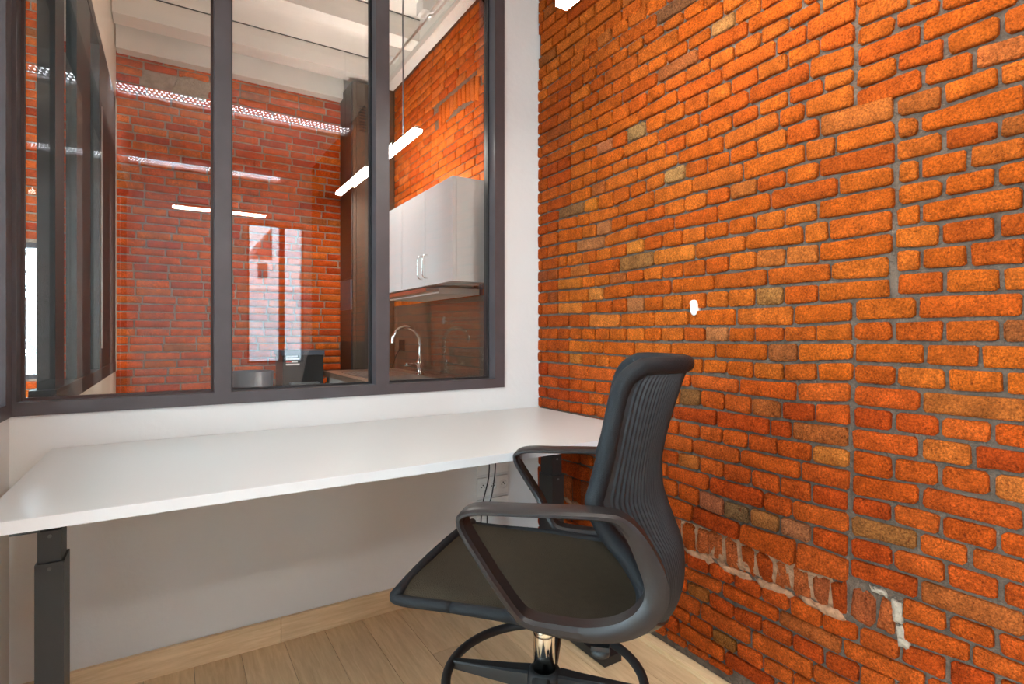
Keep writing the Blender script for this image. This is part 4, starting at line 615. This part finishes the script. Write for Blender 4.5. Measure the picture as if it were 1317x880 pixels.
# looped armrests: a flat band, wide at the top, thick where it wraps the shell
loop = [(.030,.688,.070,.014), (.034,.672,.066,.015), (.023,.645,.062,.016), (-.034,.559,.058,.018), (-.078,.488,.056,.020), (-.105,.464,.054,.022), (-.16,.455,.050,.026), (-.238,.452,.048,.032),
        (-.31,.470,.048,.040), (-.358,.515,.048,.046), (-.368,.560,.048,.048), (-.352,.610,.048,.044), (-.327,.660,.050,.034), (-.302,.690,.054,.024), (-.272,.703,.060,.017), (-.20,.7045,.068,.014), (-.10,.702,.072,.013), (-.005,.699,.072,.013)]
for sd in (1, -1):
    L3 = spline([(a+OFF, z, 0) for a, z, w_, t_ in loop], 6, True); W3 = spline([(w_, t_, 0) for a, z, w_, t_ in loop], 6, True)
    n = len(L3); bm = bmesh.new(); rings = []
    cen = Vector((-.15+OFF, .58))
    for i in range(n):
        tng = (L3[(i+1) % n]-L3[i-1]).normalized(); nr = Vector((-tng.y, tng.x, 0))
        p = L3[i]; wd, th = W3[i].x, W3[i].y
        z = p.y; lat = .302 if z > .56 else .302-.022*min(1, (.56-z)/.09)
        if p.x < -.27+OFF: lat = min(lat, .302-.020*min(1, (-.27+OFF-p.x)/.09))
        ring = []
        for (u, v) in ((-.5,-.5),(-.38,-.5),(.38,-.5),(.5,-.5),(.5,-.2),(.5,.2),(.5,.5),(.38,.5),(-.38,.5),(-.5,.5),(-.5,.2),(-.5,-.2)):
            k = .82 if abs(u) == .5 and abs(v) == .5 else 1
            ring.append(bm.verts.new((p.x+nr.x*v*k*th, -sd*(-lat)+u*k*wd if False else sd*lat+u*k*wd, p.y+nr.y*v*k*th)))
        rings.append(ring)
    for i in range(n):
        A, B = rings[i], rings[(i+1) % n]
        for k in range(12): bm.faces.new((A[k], A[(k+1) % 12], B[(k+1) % 12], B[k]))
    ar_ = cobj('armrest', bm, M['arm'], chair, True); ar_.data.set_sharp_from_angle(angle=math.radians(34))
# mechanism, post, ring, base
cobj('seat_mechanism', boxes((-.09, .12, -.06, .06, .378, .420)), M['legk'], chair, bevel=.012)
cobj('lever', boxes((-.175, -.135, .03, .235, .384, .394)), M['legk'], chair, bevel=.003)
bm = bmesh.new(); lathe(bm, [(.012, .366), (.020, .368), (.022, .376), (.018, .384)], -.155, .215, 20); cobj('lever_knob', bm, M['legk'], chair, True)
bm = bmesh.new(); lathe(bm, [(.0285, .17), (.0285, .385)], 0, 0, 32); g = cobj('gas_post', bm, M['chrome'], chair, True); g['label'] = 'chrome gas lift post'
bm = bmesh.new(); lathe(bm, [(.050, .085), (.050, .13), (.046, .160), (.046, .176), (.041, .186), (.030, .189), (.0288, .184)], 0, 0, 36); cobj('hub', bm, M['legk'], chair, True)
bm = bmesh.new(); R_ = .2586; tube(bm, [(R_*math.cos(a), R_*math.sin(a), .166) for a in [2*math.pi*k/96 for k in range(96)]], .0125, 12, True); ring = cobj('foot_ring', bm, M['legk'], chair, True)
rot0 = math.atan2(.69, -.724)
wa = math.atan2(-(-.5308)*0-.5308, .8475)           # world angle of the picture's right
for k in range(4):
    a = wa - math.radians(14) + k*math.pi/2 - rot0
    ca, sa = math.cos(a), math.sin(a); bm = bmesh.new(); rg = []
    for r, hw, z0, z1 in ((.040, .024, .140, .186), (.10, .020, .145, .182), (.252, .011, .156, .176)):
        rg.append([bm.verts.new((r*ca-s*sa, r*sa+s*ca, z)) for s, z in ((-hw, z0), (hw, z0), (hw, z1-.004), (hw*.7, z1), (-hw*.7, z1), (-hw, z1-.004))])
    for A, B in zip(rg, rg[1:]):
        for j in range(6): bm.faces.new((A[j], A[(j+1) % 6], B[(j+1) % 6], B[j]))
    bm.faces.new(rg[0][::-1]); bm.faces.new(rg[-1]); cobj('ring_spoke', bm, M['legk'], chair, bevel=.002)
bm = bmesh.new(); a = wa - math.radians(50) - rot0
cyl(bm, (.045*math.cos(a), .045*math.sin(a), .150), (.075*math.cos(a), .075*math.sin(a), .150), .008, 12); cyl(bm, (.075*math.cos(a), .075*math.sin(a), .150), (.093*math.cos(a), .093*math.sin(a), .150), .019, 16); cobj('clamp_knob', bm, M['legk'], chair, True)
bm = bmesh.new(); lathe(bm, [(.034, .075), (.034, .10), (.026, .105), (.026, .232)], 0, 0, 32); cobj('column', bm, M['legk'], chair, True, real=True)
for k in range(5):
    a = .5+k*2*math.pi/5; ca, sa = math.cos(a), math.sin(a); bm = bmesh.new(); rg = []
    for r, hw, z0, z1 in ((.03, .028, .075, .125), (.15, .020, .072, .108), (.31, .014, .066, .086)):
        rg.append([bm.verts.new((r*ca-s*sa, r*sa+s*ca, z)) for s, z in ((-hw, z0), (hw, z0), (hw, z1-.005), (hw*.6, z1), (-hw*.6, z1), (-hw, z1-.005))])
    for A, B in zip(rg, rg[1:]):
        for j in range(6): bm.faces.new((A[j], A[(j+1) % 6], B[(j+1) % 6], B[j]))
    bm.faces.new(rg[0][::-1]); bm.faces.new(rg[-1]); lg = cobj('base_leg', bm, M['legk'], chair, bevel=.002, real=True)
    bm = bmesh.new(); cx, cy = .30*ca, .30*sa
    for s in (-.016, .016): cyl(bm, (cx-(s-.009)*sa, cy+(s-.009)*ca, .0285), (cx-(s+.009)*sa, cy+(s+.009)*ca, .0285), .0275, 20)
    cyl(bm, (cx, cy, .03), (cx, cy, .072), .007, 10); cobj('castor', bm, M['legk'], lg, True, real=True)

# ------------------------------------------------------------------ kitchen behind the glass
CF = .885; CT = .815
t = thing('worktop', (1.15, 3.05, CT-.03), 'brown kitchen worktop along the brick wall behind the glass', 'worktop')
SX0, SX1, SY0, SY1 = .955, 1.275, 2.80, 3.62
obj('worktop_slab', boxes((CF, SX0, 2.17, 3.925, CT-.032, CT), (SX1, WX-.002, 2.17, 3.92, CT-.032, CT), (SX0, SX1, 2.17, SY0, CT-.032, CT), (SX0, SX1, SY1, 3.92, CT-.032, CT), (CF, 1.09, 3.92, 3.925, CT-.032, CT)), M['worktop'], t)
t = thing('kitchen_sink', ((SX0+SX1)/2, 3.2, CT), 'steel kitchen sink with drainer set in the brown worktop', 'sink')
bm = boxes((SX0-.012, SX1+.012, SY0-.012, SY0+.012, CT, CT+.004), (SX0-.012, SX1+.012, SY1-.012, SY1+.012, CT, CT+.004), (SX0-.012, SX0+.012, SY0+.012, SY1-.012, CT, CT+.004), (SX1-.012, SX1+.012, SY0+.012, SY1-.012, CT, CT+.004), (SX0+.012, SX1-.012, 3.16, SY1-.012, CT-.004, CT+.002))
obj('rim', bm, M['steel'], t)
obj('bowl', boxes((SX0+.012, SX0+.016, SY0+.012, 3.16, CT-.15, CT), (SX1-.016, SX1-.012, SY0+.012, 3.16, CT-.15, CT), (SX0+.016, SX1-.016, SY0+.012, SY0+.016, CT-.15, CT), (SX0+.016, SX1-.016, 3.156, 3.16, CT-.15, CT), (SX0+.012, SX1-.012, SY0+.012, 3.16, CT-.154, CT-.15)), M['steel'], t)
obj('drainer_rib', boxes(*[(SX0+.03+.028*i, SX0+.038+.028*i, 3.20, 3.57, CT+.002, CT+.006) for i in range(10)]), M['steel'], t)
t = thing('kitchen_tap', (1.325, 3.21, CT), 'chrome swan-neck kitchen tap standing behind the sink', 'tap')
bm = bmesh.new(); lathe(bm, [(.026, CT), (.026, CT+.006), (.019, CT+.014), (.019, CT+.055), (.024, CT+.06), (.024, CT+.085), (.013, CT+.10), (.013, CT+.12)], 1.325, 3.21, 24); obj('body', bm, M['chrome'], t, True)
bm = bmesh.new(); tube(bm, spline([(1.325, 3.21, .93), (1.325, 3.21, 1.00), (1.318, 3.21, 1.05), (1.285, 3.21, 1.095), (1.232, 3.21, 1.115), (1.180, 3.21, 1.098), (1.150, 3.21, 1.055), (1.145, 3.21, 1.015)]), .0115, 12); obj('spout', bm, M['chrome'], t, True)
bm = bmesh.new(); cyl(bm, (1.31, 3.205, CT+.072), (1.225, 3.16, CT+.070), .007, 10); cyl(bm, (1.24, 3.168, CT+.070), (1.205, 3.15, CT+.070), .010, 12); obj('lever', bm, M['chrome'], t, True)
for n, (a, b, lab) in enumerate(((2.17, 2.77, 'nearest'), (2.772, 3.38, 'middle'), (3.382, 3.90, 'farthest'))):
    t = thing('base_cabinet', (1.15, (a+b)/2, 0), 'white kitchen base cabinet under the brown worktop, the %s of three from the glass' % lab, 'cabinet')
    obj('carcass', boxes((.935, WX-.01, a+.001, a+.019, .10, .70), (.935, WX-.01, b-.019, b-.001, .10, .70), (.935, WX-.01, a+.019, b-.019, .10, .118), (WX-.02, WX-.01, a+.019, b-.019, .118, .70), (.935, .96, a+.019, b-.019, .66, .70), (.97, .98, a, b, 0, .10)), M['cab'], t)
    dr = obj('door', bx(.915, .934, a+.002, b-.002, .105, .778), M['cab'], t, bevel=.001)
    bm = bmesh.new(); tube(bm, spline([(.915, b-.06, .62), (.895, b-.06, .625), (.893, b-.06, .68), (.895, b-.06, .735), (.915, b-.06, .74)]), .004, 8); obj('handle', bm, M['chrome'], dr, True)
UX, UZ0, UZ1 = 1.086, 1.315, 1.797
def wall_cab(a, b, doors, label):
    t = thing('wall_cabinet', (1.25, (a+b)/2, UZ0), label, 'cabinet')
    obj('carcass', boxes((UX+.020, WX-.003, a, a+.016, UZ0, UZ1), (UX+.020, WX-.003, b-.016, b, UZ0, UZ1), (UX+.020, WX-.003, a+.016, b-.016, UZ0+.004, UZ0+.02), (UX+.020, WX-.003, a+.016, b-.016, UZ1-.016, UZ1), (WX-.010, WX-.003, a+.016, b-.016, UZ0+.02, UZ1-.016)), M['cab'], t)
    for (c, d, hy) in doors:
        dr = obj('door', bx(UX, UX+.0185, c+.0015, d-.0015, UZ0, UZ1), M['cab'], t, bevel=.0012)
        bm = bmesh.new(); tube(bm, spline([(UX+.001, hy, 1.352), (UX-.018, hy, 1.355), (UX-.026, hy, 1.368), (UX-.027, hy, 1.41), (UX-.026, hy, 1.452), (UX-.018, hy, 1.465), (UX+.001, hy, 1.468)]), .0042, 8); obj('handle', bm, M['chrome'], dr, True)
    return t
wall_cab(2.246, 2.892, [(2.246, 2.568, 2.535), (2.568, 2.892, 2.60)], 'glossy white two-door wall cabinet nearest the glass, on the kitchen bricks')
wall_cab(2.894, 3.35, [(2.894, 3.35, 3.31)], 'glossy white single-door wall cabinet farther from the glass, beside the two-door one')
t = thing('extractor_hood', (1.22, 2.9, 1.28), 'slim white slide-out extractor hood under the white wall cabinets', 'hood')
obj('body', bx(1.16, WX-.02, 2.56, 3.30, 1.281, 1.312), M['ply'], t, bevel=.003); obj('visor', bx(1.09, 1.158, 2.56, 3.30, 1.288, 1.306), M['steel'], t, bevel=.002)
bm = bmesh.new(); cyl(bm, (1.30, 2.42, 1.300), (1.30, 2.42, 1.314), .014, 14); obj('switch', bm, M['black'], t)
t = thing('splashback', (WX-.012, 2.9, CT), 'brown tinted glass splashback over the bricks between worktop and wall cabinets', 'splashback')
obj('sheet', bx(WX-.010, WX-.0055, 2.17, 3.90, CT+.001, 1.278), M['splash'], t)
t = thing('splashback_socket', (WX-.02, 3.72, .99), 'black double socket on the brown splashback behind the tap', 'socket')
obj('plate', bx(WX-.020, WX-.011, 3.68, 3.78, .955, 1.03), M['black'], t, bevel=.003)
bm = bmesh.new(); tube(bm, spline([(WX-.022, 3.73, .97), (WX-.05, 3.74, .93), (WX-.055, 3.78, .87), (WX-.07, 3.80, .822)]), .004, 7); obj('plug_cable', bm, M['black'], t, True)
t = thing('tall_cabinet', (1.25, 4.09, 0), 'tall dark bronze cupboard at the far end of the kitchen worktop', 'cabinet')
obj('carcass', bx(1.105, WX-.002, 3.955, FY-.01, 0, 2.90), M['black'], t)
obj('front_panel', boxes((1.105, 1.127, 3.930, 3.953, .10, 2.90), (1.130, WX-.002, 3.930, 3.953, .10, 2.90)), M['bronze'], t, bevel=.002)
obj('side_panel', boxes((1.095, 1.104, 3.94, FY-.01, .10, 1.24), (1.095, 1.104, 3.94, FY-.01, 1.48, 2.90)), M['black'], t); gp = obj('appliance_panel', bx(1.093, 1.104, 3.95, FY-.02, 1.25, 1.47), M['bluegrey'], t); gp['label'] = 'blue-grey glass panel on the side'
obj('grille', boxes(*[(1.15+.0, 1.20, 3.926, 3.930, 2.55+.022*i, 2.558+.022*i) for i in range(9)]), M['black'], t)
# black office printer on a low dark cabinet by the far wall
t = thing('low_cabinet', (.73, 4.0, 0), 'low dark cabinet carrying the black printer by the far brick wall', 'cabinet')
obj('carcass', bx(.57, .875, 3.76, 4.12, .0, .70), M['grey'], t, bevel=.004); obj('door', bx(.58, .865, 3.745, 3.759, .03, .68), M['black'], t, bevel=.002)
t = thing('office_printer', (.80, 3.93, .70), 'black office printer with small labels at the end of the worktop', 'printer')
obj('body', boxes((.61, .868, 3.80, 4.08, .702, .93)), M['black'], t, bevel=.012); obj('lid', bx(.60, .874, 3.79, 4.09, .932, .962), M['bluegrey'], t, bevel=.008)
obj('paper_tray', bx(.65, .83, 3.72, 3.798, .74, .752), M['grey'], t, bevel=.002)
lb = obj('warning_label', boxes(*[(.63, .715-.012*(i % 2), 3.7975, 3.799, .865+.018*i, .876+.018*i) for i in range(4)]), M['label'], t); obj('red_label', boxes((.63, .665, 3.797, 3.7985, .884, .893)), M['red'], t)
t = thing('wastebasket', (.44, 3.9, 0), 'dark plastic paper bin beside the black printer cabinet', 'bin')
bm = bmesh.new(); lathe(bm, [(.10, 0), (.13, .83), (.123, .83), (.094, .01)], .44, 3.9, 24); obj('body', bm, M['bluegrey'], t, True)
# ------------------------------------------------------------------ outside, seen mirrored in the glass and through the side windows
struct(obj('ground', bx(-30, 30, -40, BY-.16, -3.2, -3.0), M['asphalt']))
struct(obj('ground_left', bx(-30, AX-.16, BY-.16, 30, -3.2, -3.0), M['asphalt'])); struct(obj('ground_rear', bx(AX-.16, 30, FY+.2, 30, -3.2, -3.0), M['asphalt']))
t = thing('yard_wall', (2, -8.2, -3), 'long grey rendered yard wall outside the back window, mirrored in the glass', 'wall')
obj('render_face', bx(-4, 8, -8.3, -8.0, -3, 2.0), M['render'], t); obj('coping', bx(-4, 8, -8.35, -7.95, 2.0, 2.06), M['render2'], t)
t = thing('gabled_house', (1.4, -11, -3), 'pale house with red tiled roof beyond the yard wall, mirrored in the glass', 'house')
obj('wall', bx(-2.5, 2.05, -14, -10.0, -3, 2.86), M['render2'], t)
bm = bmesh.new(); A = [bm.verts.new(p) for p in ((1.6, -10.2, 2.86), (2.055, -10.2, 2.86), (2.055, -10.2, 3.68))]; B_ = [bm.verts.new((v.co.x, -14, v.co.z)) for v in A]
for k in range(3): bm.faces.new((A[k], A[(k+1) % 3], B_[(k+1) % 3], B_[k]))
bm.faces.new(A[::-1]); bm.faces.new(B_); obj('gable', bm, M['tile'], t)
bmr = bmesh.new()
for i in range(9):
    for j in range(8):
        y0 = 2.87+.088*i; xa = 1.62+(y0-2.86)*.56+.085*j
        if xa < 2.0: box(bmr, xa, min(xa+.08, 2.05), -10.2, -10.16+.01*(j % 2), y0, y0+.08)
r_t = obj('roof_tiles', bmr, M['tile'], t); r_t['kind'] = 'stuff'
obj('window', bx(1.73, 1.94, -10.03, -9.98, 2.42, 2.77), M['reveal'], t)
t = thing('tall_house', (4, -12, -3), 'taller white rendered building right of the gabled house, mirrored in the glass', 'house')
obj('wall', bx(2.06, 9, -15, -10.0, -3, 8), M['render2'], t); obj('window', bx(2.68, 2.95, -10.03, -9.98, 2.3, 2.62), M['gap'], t); obj('string_course', bx(2.5, 9, -10.06, -9.98, 3.2, 3.26), M['render'], t)
t = thing('bare_tree', (-1.6, 8.5, -3), 'bare grey winter tree outside the narrow far window', 'tree')
bm = bmesh.new(); rt = random.Random(8)
def branch(p, d, l, r, dep):
    pts = [p]; q = Vector(p); dd = Vector(d)
    for k in range(4):
        dd = (dd+Vector((rt.uniform(-.25, .25), rt.uniform(-.25, .25), rt.uniform(-.1, .2)))).normalized(); q = q+dd*l/4; pts.append(q.copy())
    tube(bm, pts, [r*(1-.12*k) for k in range(5)], 5, cap=False)
    if dep:
        for k in range(4): branch(pts[1+k], (dd+Vector((rt.uniform(-1, 1), rt.uniform(-1, 1), rt.uniform(-.2, .8)))).normalized(), l*.62, r*.5, dep-1)
branch((-1.6, 8.5, -3), (0, 0, 1), 3.4, .10, 0)
for k in range(6): branch((-1.6+rt.uniform(-.1,.1), 8.5, -.2+.25*k), (rt.uniform(-1, 1), rt.uniform(-.5, .5), .6), 1.6, .035, 3)
obj('trunk_and_branches', bm, M['bark'], t)

# ------------------------------------------------------------------ groups for the repeats
for name, g in (('louvre_lamp', 'perforated ceiling strip lights'), ('pendant_lamp', 'pendant tube lamps'), ('base_cabinet', 'white kitchen base cabinets'), ('wall_cabinet', 'white kitchen wall cabinets'), ('wall_box', 'blank wall boxes by the socket')):
    for o in bpy.data.objects:
        if o.name.split('.')[0] == name and o.parent is None: o['group'] = g
